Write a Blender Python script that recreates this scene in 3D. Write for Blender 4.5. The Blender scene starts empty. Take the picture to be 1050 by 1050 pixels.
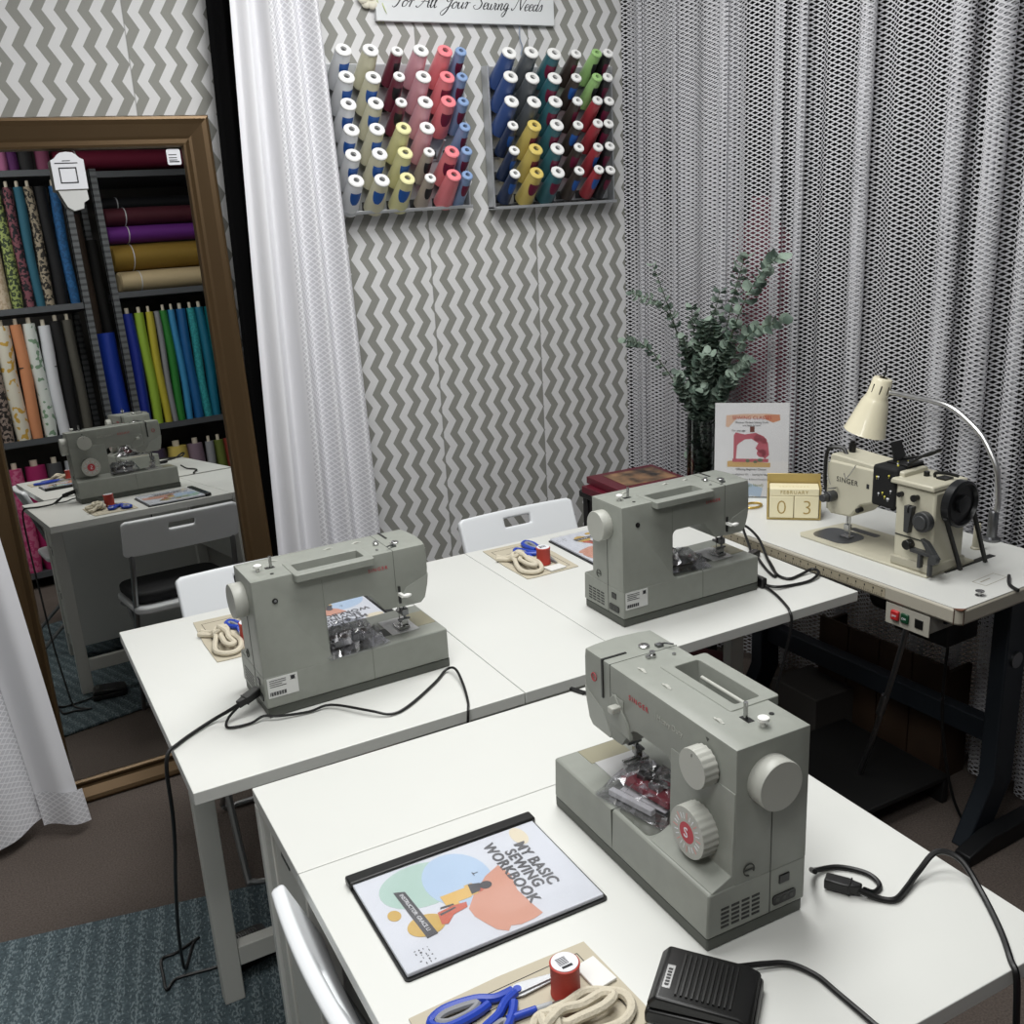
import bpy, bmesh, math, random
from mathutils import Vector, Matrix
random.seed(7)
PI = math.pi
S = bpy.context.scene
C = S.collection
# ------------------------------------------------------------------ materials
MATS = {}
def mat(name, col, rough=.5, metal=0., spec=.5, trans=0., alpha=1., emit=0., bump=None, vary=None, coat=0., ior=1.45):
    if name in MATS: return MATS[name]
    m = bpy.data.materials.new(name); m.use_nodes = True
    nt = m.node_tree; b = nt.nodes['Principled BSDF']
    b.inputs['Base Color'].default_value = (*col, 1)
    b.inputs['Roughness'].default_value = rough
    b.inputs['Metallic'].default_value = metal
    b.inputs['Specular IOR Level'].default_value = spec
    b.inputs['Transmission Weight'].default_value = trans
    b.inputs['IOR'].default_value = ior
    b.inputs['Alpha'].default_value = alpha
    b.inputs['Coat Weight'].default_value = coat
    if emit:
        b.inputs['Emission Color'].default_value = (*col, 1); b.inputs['Emission Strength'].default_value = emit
    if bump or vary:
        tc = nt.nodes.new('ShaderNodeTexCoord')
        n = nt.nodes.new('ShaderNodeTexNoise')
        n.inputs['Scale'].default_value = (bump or vary)[0]; n.inputs['Detail'].default_value = 4
        nt.links.new(tc.outputs['Object'], n.inputs['Vector'])
        if bump:
            bp = nt.nodes.new('ShaderNodeBump'); bp.inputs['Strength'].default_value = bump[1]; bp.inputs['Distance'].default_value = bump[2] if len(bump) > 2 else .002
            nt.links.new(n.outputs['Fac'], bp.inputs['Height']); nt.links.new(bp.outputs['Normal'], b.inputs['Normal'])
        if vary:
            r = nt.nodes.new('ShaderNodeValToRGB')
            r.color_ramp.elements[0].position = .35; r.color_ramp.elements[1].position = .65
            k = vary[1]
            r.color_ramp.elements[0].color = (*[c*(1-k) for c in col], 1)
            r.color_ramp.elements[1].color = (*[min(1, c*(1+k)) for c in col], 1)
            nt.links.new(n.outputs['Fac'], r.inputs['Fac']); nt.links.new(r.outputs['Color'], b.inputs['Base Color'])
    MATS[name] = m
    return m
def hexc(h):
    def f(v):
        v /= 255.; return v/12.92 if v <= .04045 else ((v+.055)/1.055)**2.4
    h = h.lstrip('#'); return tuple(f(int(h[i:i+2], 16)) for i in (0, 2, 4))
class NT:
    """tiny node helper"""
    def __init__(s, name):
        s.m = bpy.data.materials.new(name); s.m.use_nodes = True; s.t = s.m.node_tree
        s.b = s.t.nodes['Principled BSDF']; s.out = s.t.nodes['Material Output']
    def n(s, kind, **kw):
        x = s.t.nodes.new(kind)
        for k, v in kw.items(): setattr(x, k, v)
        return x
    def l(s, a, b): s.t.links.new(a, b)
    def math(s, op, a, b=None, c=None):
        x = s.n('ShaderNodeMath', operation=op)
        for i, v in enumerate((a, b, c)):
            if v is None: continue
            if isinstance(v, (int, float)): x.inputs[i].default_value = v
            else: s.l(v, x.inputs[i])
        return x.outputs[0]
    def mix(s, f, a, b):
        x = s.n('ShaderNodeMix', data_type='RGBA')
        for i, v in ((0, f), (6, a), (7, b)):
            if isinstance(v, tuple): x.inputs[i].default_value = (*v, 1)
            elif isinstance(v, (int, float)): x.inputs[i].default_value = v
            else: s.l(v, x.inputs[i])
        return x.outputs[2]

# ------------------------------------------------------------------ mesh helpers
class MB:
    def __init__(s): s.bm = bmesh.new()
    def box(s, x0, x1, y0, y1, z0, z1, M=None):
        vs = [s.bm.verts.new(Vector(p)) for p in ((x0,y0,z0),(x1,y0,z0),(x1,y1,z0),(x0,y1,z0),(x0,y0,z1),(x1,y0,z1),(x1,y1,z1),(x0,y1,z1))]
        for f in ((0,3,2,1),(4,5,6,7),(0,1,5,4),(1,2,6,5),(2,3,7,6),(3,0,4,7)): s.bm.faces.new([vs[i] for i in f])
        if M is not None:
            for v in vs: v.co = M @ v.co
        return s
    def prism(s, poly, d0, d1, axis='z', M=None):
        """poly 2D extruded along axis; axis 'y': poly=(x,z); 'x': poly=(y,z); 'z': poly=(x,y)"""
        def P(p, d):
            return {'z': (p[0], p[1], d), 'y': (p[0], d, p[1]), 'x': (d, p[0], p[1])}[axis]
        a = [s.bm.verts.new(P(p, d0)) for p in poly]; b = [s.bm.verts.new(P(p, d1)) for p in poly]
        n = len(poly)
        fs = [s.bm.faces.new(a), s.bm.faces.new(b[::-1])]
        for i in range(n): fs.append(s.bm.faces.new((a[i], a[(i+1) % n], b[(i+1) % n], b[i])))
        if M is not None:
            for v in a+b: v.co = M @ v.co
        return s
    def cyl(s, p0, p1, r0, r1=None, n=16, caps=True):
        p0, p1 = Vector(p0), Vector(p1); r1 = r0 if r1 is None else r1
        d = (p1-p0).normalized(); a = d.orthogonal().normalized(); b = d.cross(a)
        A, B = [], []
        for i in range(n):
            t = 2*PI*i/n; v = a*math.cos(t)+b*math.sin(t)
            A.append(s.bm.verts.new(p0+v*r0)); B.append(s.bm.verts.new(p1+v*r1))
        for i in range(n): s.bm.faces.new((A[i], A[(i+1) % n], B[(i+1) % n], B[i]))
        if caps: s.bm.faces.new(A[::-1]); s.bm.faces.new(B)
        return s
    def lathe(s, prof, p0=(0,0,0), d=(0,0,1), n=24, ribs=None, caps=True, a=None):
        """prof list of (r, h); ribs=(count, depth, i0, i1)"""
        p0 = Vector(p0); d = Vector(d).normalized()
        a = d.orthogonal().normalized() if a is None else Vector(a).normalized(); b = d.cross(a)
        rings = []
        for j, (r, h) in enumerate(prof):
            ring = []
            for i in range(n):
                t = 2*PI*i/n; rr = r
                if ribs and ribs[2] <= j <= ribs[3]: rr = r-ribs[1]*(i % 4 in (0, 1))
                ring.append(s.bm.verts.new(p0+d*h+(a*math.cos(t)+b*math.sin(t))*rr))
            rings.append(ring)
        for A, B in zip(rings, rings[1:]):
            for i in range(n): s.bm.faces.new((A[i], A[(i+1) % n], B[(i+1) % n], B[i]))
        if caps: s.bm.faces.new(rings[0][::-1]); s.bm.faces.new(rings[-1])
        return s
    def tube(s, pts, r, n=8, smooth=4, closed=False, caps=True):
        pts = [Vector(p) for p in pts]
        if smooth > 1: pts = catmull(pts, smooth, closed)
        rr = r if callable(r) else (lambda t: r)
        N = len(pts); prev = None; rings = []
        for i, p in enumerate(pts):
            if closed: t = (pts[(i+1) % N]-pts[i-1])
            else: t = pts[min(i+1, N-1)]-pts[max(i-1, 0)]
            if t.length < 1e-9: t = Vector((0, 0, 1))
            t.normalize()
            if prev is None: a = t.orthogonal().normalized()
            else:
                a = prev-t*prev.dot(t)
                a = a.normalized() if a.length > 1e-6 else t.orthogonal().normalized()
            prev = a; b = t.cross(a); q = rr(i/max(1, N-1))
            rings.append([s.bm.verts.new(p+(a*math.cos(2*PI*k/n)+b*math.sin(2*PI*k/n))*q) for k in range(n)])
        prs = list(zip(rings, rings[1:]))+([(rings[-1], rings[0])] if closed else [])
        for A, B in prs:
            for i in range(n): s.bm.faces.new((A[i], A[(i+1) % n], B[(i+1) % n], B[i]))
        if caps and not closed: s.bm.faces.new(rings[0][::-1]); s.bm.faces.new(rings[-1])
        return s
    def ball(s, c, r, sc=(1,1,1), sub=2):
        g = bmesh.ops.create_icosphere(s.bm, subdivisions=sub, radius=r)
        for v in g['verts']: v.co = Vector(c)+Vector((v.co.x*sc[0], v.co.y*sc[1], v.co.z*sc[2]))
        return s
    def quad(s, *ps):
        s.bm.faces.new([s.bm.verts.new(Vector(p)) for p in ps]); return s
    def xf(s, M):
        for v in s.bm.verts: v.co = M @ v.co
        return s
    def build(s, name, m, parent=None, bevel=0., seg=2, smooth=True, solid=0., subd=0, loc=None, rotz=None):
        bmesh.ops.recalc_face_normals(s.bm, faces=s.bm.faces)
        me = bpy.data.meshes.new(name); s.bm.to_mesh(me); s.bm.free()
        o = bpy.data.objects.new(name, me); C.objects.link(o)
        if m: me.materials.append(m)
        if smooth:
            for p in me.polygons: p.use_smooth = True
            me.set_sharp_from_angle(angle=math.radians(38))
        if solid:
            md = o.modifiers.new('solid', 'SOLIDIFY'); md.thickness = solid; md.offset = 0
        if bevel:
            md = o.modifiers.new('bevel', 'BEVEL'); md.width = bevel; md.segments = seg; md.limit_method = 'ANGLE'; md.angle_limit = math.radians(40); md.harden_normals = False
        if subd:
            md = o.modifiers.new('sub', 'SUBSURF'); md.levels = subd; md.render_levels = subd
        if parent: o.parent = parent
        if loc is not None: o.location = loc
        if rotz is not None: o.rotation_euler = (0, 0, rotz)
        return o
def catmull(pts, k, closed=False):
    out = []; N = len(pts); rng = range(N if closed else N-1)
    for i in rng:
        if closed: p0, p1, p2, p3 = pts[i-1], pts[i], pts[(i+1) % N], pts[(i+2) % N]
        else: p0, p1, p2, p3 = pts[max(i-1, 0)], pts[i], pts[i+1], pts[min(i+2, N-1)]
        for j in range(k):
            t = j/k
            out.append(.5*((2*p1)+(p2-p0)*t+(2*p0-5*p1+4*p2-p3)*t*t+(3*p1-p0-3*p2+p3)*t**3))
    if not closed: out.append(pts[-1])
    return out
def rrect(x0, x1, y0, y1, r, n=4):
    o = []
    for cx, cy, a in ((x1-r, y1-r, 0), (x0+r, y1-r, 90), (x0+r, y0+r, 180), (x1-r, y0+r, 270)):
        for i in range(n+1):
            t = math.radians(a+90*i/n); o.append((cx+r*math.cos(t), cy+r*math.sin(t)))
    return o
def ell(cx, cy, rx, ry=None, n=28):
    ry = rx if ry is None else ry
    return [(cx+rx*math.cos(2*PI*i/n), cy+ry*math.sin(2*PI*i/n)) for i in range(n)]
def tag(o, label, cat, group=None, kind=None):
    o['label'] = label; o['category'] = cat
    if group: o['group'] = group
    if kind: o['kind'] = kind
    return o
def struct(o): o['kind'] = 'structure'; return o
def empty(name, label, cat, loc=(0,0,0), rotz=0, group=None):
    o = bpy.data.objects.new(name, None); C.objects.link(o); o.empty_display_size = .05
    o.location = loc; o.rotation_euler = (0, 0, rotz)
    return tag(o, label, cat, group)
def kids(o): return [c for c in bpy.data.objects if c.parent is o]
CH = {}
def copy_tree(o, parent=None):
    c = o.copy(); C.objects.link(c)
    if parent: c.parent = parent
    for ch in [x for x in list(C.objects) if x.parent is o]: copy_tree(ch, c)
    return c
def text(body, origin, xd, yd, size, m, parent=None, name='lettering', ext=.0002, align='LEFT', shear=0., space=1., flat=False, bold=0.):
    cu = bpy.data.curves.new('t', 'FONT'); cu.body = body; cu.size = size; cu.align_x = align; cu.shear = shear
    cu.space_character = space; cu.resolution_u = 3
    if not flat: cu.extrude = ext
    cu.offset = bold
    ob = bpy.data.objects.new('t', cu)
    me = bpy.data.meshes.new_from_object(ob)
    bpy.data.objects.remove(ob); bpy.data.curves.remove(cu)
    xd = Vector(xd).normalized(); yd = Vector(yd).normalized(); zd = xd.cross(yd)
    for v in me.vertices: v.co = Vector(origin)+xd*v.co.x+yd*v.co.y+zd*v.co.z
    me.name = name; me.materials.clear(); me.materials.append(m)
    o = bpy.data.objects.new(name, me); C.objects.link(o)
    if parent: o.parent = parent
    return o
def plate(polys, origin, xd, yd, th, m, name, parent=None, **kw):
    """flat coloured shapes lying on a surface: 2D polys in (xd, yd) raised by th"""
    xd = Vector(xd).normalized(); yd = Vector(yd).normalized(); zd = xd.cross(yd)
    M = Matrix((( xd.x, yd.x, zd.x, origin[0]), (xd.y, yd.y, zd.y, origin[1]), (xd.z, yd.z, zd.z, origin[2]), (0,0,0,1)))
    b = MB()
    for p in polys: b.prism(p, 0, th, 'z', M)
    return b.build(name, m, parent, **kw)
def R4(x0, x1, y0, y1): return [(x0,y0),(x1,y0),(x1,y1),(x0,y1)]

WHITE = mat('white_laminate', hexc('d0d1cd'), .38, vary=(2.5, .015))
WEDGE = mat('white_edge_band', hexc('c4c4bc'), .45)
WPAINT = mat('white_painted_wood', hexc('c9c9c3'), .45)
GREY = mat('sewing_grey', hexc('878a83'), .42, vary=(40, .03))
GREYD = mat('sewing_dark_base', hexc('4e514b'), .5)
GREYL = mat('dial_grey', hexc('a9aaa3'), .4)
GREYP = mat('cover_grey', hexc('8f928b'), .25)
BLACK = mat('black_plastic', hexc('141414'), .35)
BLACKR = mat('black_rubber_cord', hexc('0e0e0f'), .42)
DARK = mat('dark_recess', hexc('3b3d39'), .5)
STEEL = mat('polished_steel', hexc('b8b8b8'), .22, 1.)
STEELD = mat('dull_steel', hexc('7f8082'), .35, 1.)
RED = mat('logo_red', hexc('b23a44'), .5)
PAPER = mat('white_paper', hexc('d8d9de'), .6)
WPLAST = mat('white_plastic', hexc('e0e3e6'), .35)
INK = mat('black_ink', hexc('26262a'), .7)
GOLD = mat('gold_brass', hexc('c7a85a'), .3, .8)
CREAM = mat('cream_enamel', hexc('e6dfc4'), .3, coat=.3)

# ------------------------------------------------------------------ room
def carpet():
    t = NT('brown_carpet'); tc = t.n('ShaderNodeTexCoord')
    n = t.n('ShaderNodeTexNoise'); n.inputs['Scale'].default_value = 210; n.inputs['Detail'].default_value = 4
    t.l(tc.outputs['Object'], n.inputs['Vector'])
    n2 = t.n('ShaderNodeTexNoise'); n2.inputs['Scale'].default_value = 5
    t.l(tc.outputs['Object'], n2.inputs['Vector'])
    c = t.mix(n.outputs['Fac'], hexc('1d1917'), hexc('857a73'))
    f = t.math('MULTIPLY_ADD', n2.outputs['Fac'], .5, .1)
    c2 = t.mix(f, c, hexc('4d4540')); t.l(c2, t.b.inputs['Base Color'])
    t.b.inputs['Roughness'].default_value = .95; t.b.inputs['Specular IOR Level'].default_value = .1
    bp = t.n('ShaderNodeBump'); bp.inputs['Strength'].default_value = .6; bp.inputs['Distance'].default_value = .004
    t.l(n.outputs['Fac'], bp.inputs['Height']); t.l(bp.outputs['Normal'], t.b.inputs['Normal'])
    return t.m
X0, X1, Y0, Y1, ZC = -2.3, 3.0, -2.65, 1.575, 2.8
struct(MB().box(X0-.1, X1+.1, Y0-.1, Y1+.1, -.1, 0).build('floor', carpet(), smooth=False))
struct(MB().box(X0-.1, X1+.1, Y0-.1, Y1+.1, ZC, ZC+.1).build('ceiling', mat('ceiling_white', hexc('d0d0cc'), .9), smooth=False))
def chevron():
    t = NT('chevron_wallpaper'); tc = t.n('ShaderNodeTexCoord'); sp = t.n('ShaderNodeSeparateXYZ')
    t.l(tc.outputs['Object'], sp.inputs[0]); x, z = sp.outputs['X'], sp.outputs['Z']
    # each roll of paper is hung with its own small shift
    sh = None
    for sx, dx in ((.352, .019), (.80, .013), (1.205, .021), (1.605, .024)):
        s_ = t.math('MULTIPLY', t.math('GREATER_THAN', x, sx), dx)
        sh = s_ if sh is None else t.math('ADD', sh, s_)
    tri = t.math('PINGPONG', t.math('MULTIPLY', t.math('SUBTRACT', z, 2.133), 2/.0867), 1.)
    xx = t.math('ADD', t.math('ADD', x, sh), t.math('MULTIPLY', tri, .027))
    fr = t.math('FRACT', t.math('DIVIDE', t.math('SUBTRACT', xx, .294), .058))
    g = t.math('GREATER_THAN', fr, .5)
    n = t.n('ShaderNodeTexNoise'); n.inputs['Scale'].default_value = 9; t.l(tc.outputs['Object'], n.inputs['Vector'])
    c = t.mix(g, hexc('d3d3d4'), hexc('85857f'))
    c2 = t.mix(t.math('MULTIPLY', n.outputs['Fac'], .12), c, hexc('9a9a98'))
    seam = None
    for sx in (.352, 1.205, 1.605):
        a = t.math('LESS_THAN', t.math('ABSOLUTE', t.math('SUBTRACT', x, sx)), .0018)
        seam = a if seam is None else t.math('MAXIMUM', seam, a)
    c3 = t.mix(t.math('MULTIPLY', seam, .55), c2, hexc('6f6f6c'))
    t.l(c3, t.b.inputs['Base Color']); t.b.inputs['Roughness'].default_value = .6
    return t.m
struct(MB().box(X0-.1, X1+.1, Y1, Y1+.1, 0, ZC).build('wall_back', chevron(), smooth=False))
WALLP = mat('plain_wall', hexc('b4b2ad'), .8, vary=(3, .04))
struct(MB().box(X0-.1, X0, Y0, Y1, 0, ZC).build('wall_left', WALLP, smooth=False))
struct(MB().box(X0, X1, Y0-.1, Y0, 0, ZC).build('wall_front', mat('dark_shop_wall', hexc('4c4a47'), .8), smooth=False))
struct(MB().box(X1, X1+.1, Y0, Y1, 0, ZC).build('wall_right', mat('dark_stockroom_wall', hexc('0f0e0e'), .7), smooth=False))
struct(MB().box(1.972, X1, Y1-.004, Y1-.0005, 0, ZC).build('trim_1', mat('dark_stockroom_side', hexc('1b1a1b'), .8), smooth=False))
struct(MB().box(X0, 1.98, Y1-.012, Y1-.0005, .0, .09).build('baseboard_back', mat('grey_baseboard', hexc('5a5a58'), .5), smooth=False))

# rug
def rugmat():
    t = NT('teal_woven_rug'); tc = t.n('ShaderNodeTexCoord'); mp = t.n('ShaderNodeMapping')
    t.l(tc.outputs['Object'], mp.inputs['Vector'])
    sp = t.n('ShaderNodeSeparateXYZ'); t.l(mp.outputs[0], sp.inputs[0])
    n = t.n('ShaderNodeTexNoise'); n.inputs['Scale'].default_value = 130; n.inputs['Detail'].default_value = 3; t.l(mp.outputs[0], n.inputs['Vector'])
    mp2 = t.n('ShaderNodeMapping'); mp2.inputs['Scale'].default_value = (210, 88, 1); t.l(tc.outputs['Object'], mp2.inputs['Vector'])
    n2 = t.n('ShaderNodeTexNoise'); n2.inputs['Scale'].default_value = 1.; n2.inputs['Detail'].default_value = 2; t.l(mp2.outputs[0], n2.inputs['Vector'])
    st = t.math('PINGPONG', t.math('MULTIPLY', sp.outputs['X'], 1/.021), 1.)
    stf = t.math('GREATER_THAN', t.math('ADD', t.math('MULTIPLY', st, .16), n2.outputs['Fac']), .645)
    c = t.mix(n.outputs['Fac'], hexc('2a3236'), hexc('6a7a80'))
    c2 = t.mix(t.math('MULTIPLY', stf, .5), c, hexc('98a6aa'))
    t.l(c2, t.b.inputs['Base Color']); t.b.inputs['Roughness'].default_value = .95; t.b.inputs['Specular IOR Level'].default_value = .1
    bp = t.n('ShaderNodeBump'); bp.inputs['Strength'].default_value = .8; bp.inputs['Distance'].default_value = .006
    t.l(t.math('ADD', n.outputs['Fac'], st), bp.inputs['Height']); t.l(bp.outputs['Normal'], t.b.inputs['Normal'])
    return t.m
ra = math.radians(-11.5)
rug = MB().prism(rrect(-1.55, 1.3, -1.7, 0, .05), .0005, .011).build('rug', rugmat(), bevel=.004)
rug.location = (.0, .762, 0); rug.rotation_euler = (0, 0, ra)
tag(rug, 'teal grey woven rug with pale flecks lying on the brown carpet', 'rug')

# ------------------------------------------------------------------ lace and drapes
def lace(name, W, H, t_, solid=0., tint='d3d3d7', back=None):
    t = NT(name); uv = t.n('ShaderNodeUVMap'); sp = t.n('ShaderNodeSeparateXYZ'); t.l(uv.outputs[0], sp.inputs[0])
    u = t.math('DIVIDE', sp.outputs['X'], W); v = t.math('DIVIDE', sp.outputs['Y'], H)
    a = t.math('ABSOLUTE', t.math('SUBTRACT', t.math('FRACT', t.math('ADD', u, v)), .5))
    b = t.math('ABSOLUTE', t.math('SUBTRACT', t.math('FRACT', t.math('SUBTRACT', u, v)), .5))
    thr = .5-t_
    mk = t.math('GREATER_THAN', t.math('MAXIMUM', a, b), thr)
    if solid:
        t.b.inputs['Roughness'].default_value = .8
        t.l(t.mix(t.math('MULTIPLY', mk, 1.), hexc('c9c9ce'), hexc('e6e6ea')), t.b.inputs['Base Color'])
        bp = t.n('ShaderNodeBump'); bp.inputs['Strength'].default_value = .6; bp.inputs['Distance'].default_value = .003
        t.l(mk, bp.inputs['Height']); t.l(bp.outputs['Normal'], t.b.inputs['Normal'])
        return t.m
    df = t.n('ShaderNodeBsdfDiffuse'); df.inputs[0].default_value = (*hexc(tint), 1)
    tl = t.n('ShaderNodeBsdfTranslucent'); tl.inputs[0].default_value = (*hexc(tint), 1)
    mx = t.n('ShaderNodeMixShader'); mx.inputs[0].default_value = .25; t.l(df.outputs[0], mx.inputs[1]); t.l(tl.outputs[0], mx.inputs[2])
    tr = t.n('ShaderNodeBsdfTransparent')
    m2 = t.n('ShaderNodeMixShader'); t.l(mk, m2.inputs[0]); t.l(tr.outputs[0], m2.inputs[1]); t.l(mx.outputs[0], m2.inputs[2])
    t.l(m2.outputs[0], t.out.inputs[0])
    return t.m
def sheet(name, plan, z0, z1, nz, m, warp=None, parent=None, smooth_k=3):
    """cloth hung along a plan path; warp(x, y, z, t, s) -> (x, y, z)"""
    pts = catmull([Vector((p[0], p[1], 0)) for p in plan], smooth_k)
    L = [0]
    for a, b in zip(pts, pts[1:]): L.append(L[-1]+(b-a).length)
    bm = bmesh.new(); uvl = bm.loops.layers.uv.new('UVMap'); g = []
    for j in range(nz+1):
        t = j/nz; z = z0+(z1-z0)*t; row = []
        for i, p in enumerate(pts):
            q = (p.x, p.y, z)
            if warp: q = warp(p.x, p.y, z, t, L[i]/L[-1])
            row.append((bm.verts.new(q), L[i], z))
        g.append(row)
    for j in range(nz):
        for i in range(len(pts)-1):
            c = (g[j][i], g[j][i+1], g[j+1][i+1], g[j+1][i])
            f = bm.faces.new([k[0] for k in c]); f.smooth = True
            for lp, k in zip(f.loops, c): lp[uvl].uv = (k[1], k[2])
    me = bpy.data.meshes.new(name); bm.to_mesh(me); bm.free(); me.materials.append(m)
    o = bpy.data.objects.new(name, me); C.objects.link(o)
    if parent: o.parent = parent
    return o
# right hand mesh curtain: pleats (omega folds) separated by shallow waves
def pleat_path(y_start, y_end, x_of_y, pleats, wave=.012):
    P = []; y = y_start; k = 0
    while y > y_end:
        hit_ = [p for p in pleats if abs(p[0]-y) < .006]
        if hit_:
            yc, w, d = hit_[0]; x = x_of_y(yc); h = w/2
            P += [(x, yc+h*.55), (x-d*.25, yc+h*.35), (x-d*.7, yc+h*.85), (x-d, yc+h*.35), (x-d, yc-h*.35), (x-d*.7, yc-h*.85), (x-d*.25, yc-h*.35), (x, yc-h*.55)]
            y = yc-h*.95
        else:
            P.append((x_of_y(y)+wave*math.sin(k*.62)+.006*math.sin(k*.37), y)); y -= .0115; k += 1
    return P
def xcur(y): return 1.962+.193*min(1, max(0, (1.56-y)/.75))-.02*max(0, min(1, (.2-y)/.5))
LACE = lace('white_mesh_lace', .031, .0138, .150)
cur_a = sheet('mesh_curtain', pleat_path(1.562, 1.10, xcur, [(1.47, .03, .02), (1.33, .03, .015)], .008), .03, 2.62, 4, LACE)
sheet('backing_layer', pleat_path(1.562, 1.10, lambda y: xcur(y)+.03, [], .008), .03, 2.62, 4, LACE, parent=cur_a)
tag(cur_a, 'white diamond mesh curtain panel hanging behind the eucalyptus plant in the corner', 'curtain', 'white mesh curtains')
cur_b = sheet('mesh_curtain', pleat_path(1.165, -.62, lambda y: xcur(y)-.006, [(1.13, .05, .03), (.93, .055, .035), (.86, .04, .03), (.615, .06, .05), (.30, .075, .06), (.185, .075, .06), (.065, .07, .06), (-.08, .07, .05), (-.22, .07, .05), (-.4, .06, .05)], .009), .03, 2.62, 4, LACE)
tag(cur_b, 'white diamond mesh curtain with deep pleats hanging behind the industrial sewing table', 'curtain', 'white mesh curtains')
# pink garment seen dimly through the lace
g = MB()
g.lathe([(.03, .001), (.14, .02), (.02, .04), (.016, .5), (.13, .52), (.165, .72), (.14, .95), (.105, 1.12), (.115, 1.25), (.125, 1.36), (.10, 1.47), (.045, 1.53), (.04, 1.60)], (0, 0, 0), (0, 0, 1), 28)
o = g.build('dress_form', mat('pink_satin', hexc('8a4a58'), .6)); o.location = (2.42, 1.36, 0)
tag(o, 'pink dress form showing dimly through the lace curtain behind the eucalyptus', 'dress form')

CLOTHW = mat('white_cotton_drape', hexc('dcdce0'), .85, bump=(60, .08, .002))
LACEW = lace('white_dotted_lace_lined', .024, .017, .12, solid=1)
def mid_warp(x, y, z, t, s):
    # a fall of cloth widening slightly and drifting as it drops
    k = 1-t; xl = .545+.09*t**1.4; xr = .893-.048*t**1.5
    return (xl+(xr-xl)*s, y+.012*math.sin(s*23+z*1.2)*(.5+.5*k), z)
dr = empty('curtain', 'white lined lace curtain hanging between the mirror and the thread racks', 'curtain', (.7, 1.44, 0), group='white lace drapes')
dr.location = (0, 0, 0)
plan = [(.55+i*.0125, 1.445+.016*math.sin(i*.9)+.008*math.sin(i*.41)) for i in range(29)]
sheet('lining', plan[:13], .05, 2.7, 24, CLOTHW, lambda x, y, z, t, s: mid_warp(x, y, z, t, s*.42), dr)
sheet('lace_panel', plan[11:], .05, 2.7, 24, LACEW, lambda x, y, z, t, s: mid_warp(x, y-.004, z, t, .40+s*.60), dr)
def left_warp(x, y, z, t, s):
    # s=0 far left, s=1 right hand edge that swings out to the right low down
    edge = -.132-.085*min(1, z/1.1)-.5*max(0, z-1.15)**1.5
    left = -.80-.15*t
    return (left+(edge-left)*s, y+.02*math.sin(s*17)*(1-.5*t)-.10*(1-s), z+.018*math.sin(s*9)-.02*(1-s))
dl = empty('curtain', 'white lace curtain with a wide plain border hanging in front of the mirror', 'curtain', group='white lace drapes')
plan = [(-.9+i*.02, 1.245+.012*math.sin(i*.8)) for i in range(41)]
sheet('lace_panel', plan[:34], .05, 1.9, 26, LACEW, lambda x, y, z, t, s: left_warp(x, y, z, t, s*.84), dl)
sheet('plain_border', plan[33:], .07, 1.9, 26, CLOTHW, lambda x, y, z, t, s: left_warp(x, y-.002, z, t, .84+s*.16), dl)
sheet('lace_edge', plan[33:], .03, .135, 4, LACEW, lambda x, y, z, t, s: left_warp(x, y-.008, z, 0, .84+s*.18), dl)
bk = sheet('curtain', [(.55+i*.014, 1.515+.012*math.sin(i*1.7)) for i in range(8)], .02, 2.7, 14, mat('black_velvet', hexc('0b0b0c'), .95, spec=.1),
      lambda x, y, z, t, s: (.548+.035*t**2-.012*math.sin(t*3.)+s*.10, y, z))
tag(bk, 'narrow black curtain hanging between the mirror frame and the white curtain', 'curtain')
# ------------------------------------------------------------------ leaning mirror
th, ps, my0 = math.radians(3.784), math.radians(1.874), 1.4058
nrm = Vector((math.sin(ps)*math.cos(th), -math.cos(ps)*math.cos(th), math.sin(th)))
sx = Vector((math.cos(ps), math.sin(ps), 0)); yv = -nrm; tz = sx.cross(yv)
MIR = Matrix(((sx.x, yv.x, tz.x, 0), (sx.y, yv.y, tz.y, my0), (sx.z, yv.z, tz.z, 0), (0,0,0,1)))
mir = empty('standing_mirror', 'tall bronze framed mirror leaning against the chevron wall', 'mirror')
mir.matrix_world = MIR
BRONZE = mat('antique_bronze_frame', hexc('57452f'), .34, .6, bump=(9, .05, .002))
IN = (-.142, .455, .068, 1.832)
def ring(d, y): return [(IN[0]-d, y, IN[2]-d*.8), (IN[1]+d, y, IN[2]-d*.8), (IN[1]+d, y, IN[3]+d), (IN[0]-d, y, IN[3]+d)]
b = MB(); prof = [(0, -.002), (.004, -.012), (.010, -.013), (.022, -.007), (.030, -.009), (.060, -.024), (.072, -.028), (.079, -.026), (.083, -.016), (.083, .036), (0, .036)]
rs = [[b.bm.verts.new(p) for p in ring(*q)] for q in prof]
for A, B in zip(rs, rs[1:]+rs[:1]):
    for i in range(4): b.bm.faces.new((A[i], A[(i+1) % 4], B[(i+1) % 4], B[i]))
b.build('frame', BRONZE, mir, smooth=False)
MG = mat('mirror_glass', (.60, .60, .585), .0, 1.)
MB().box(IN[0]-.003, IN[1]+.003, 0, .004, IN[2]-.003, IN[3]+.003).build('mirror_glass', MG, mir, smooth=False)
st = MB().prism(rrect(.411, .449, 1.786, 1.828, .005), -.0012, -.0002, 'y').build('price_sticker', PAPER, mir)
plate([R4(0, .022, y, y+.0022) for y in (.008, .014, .022)]+[R4(0, .028, .003, .006)], (.416, -.0013, 1.79), (1,0,0), (0,0,1), .0003, INK, 'print', st)
tg = empty('paper_tag', 'white fancy edged paper tag with a black square stuck on the mirror glass', 'tag'); tg.matrix_world = MIR @ Matrix.Translation((.145, 0, 1.778)) @ Matrix.Scale(1.25, 4)
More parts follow.
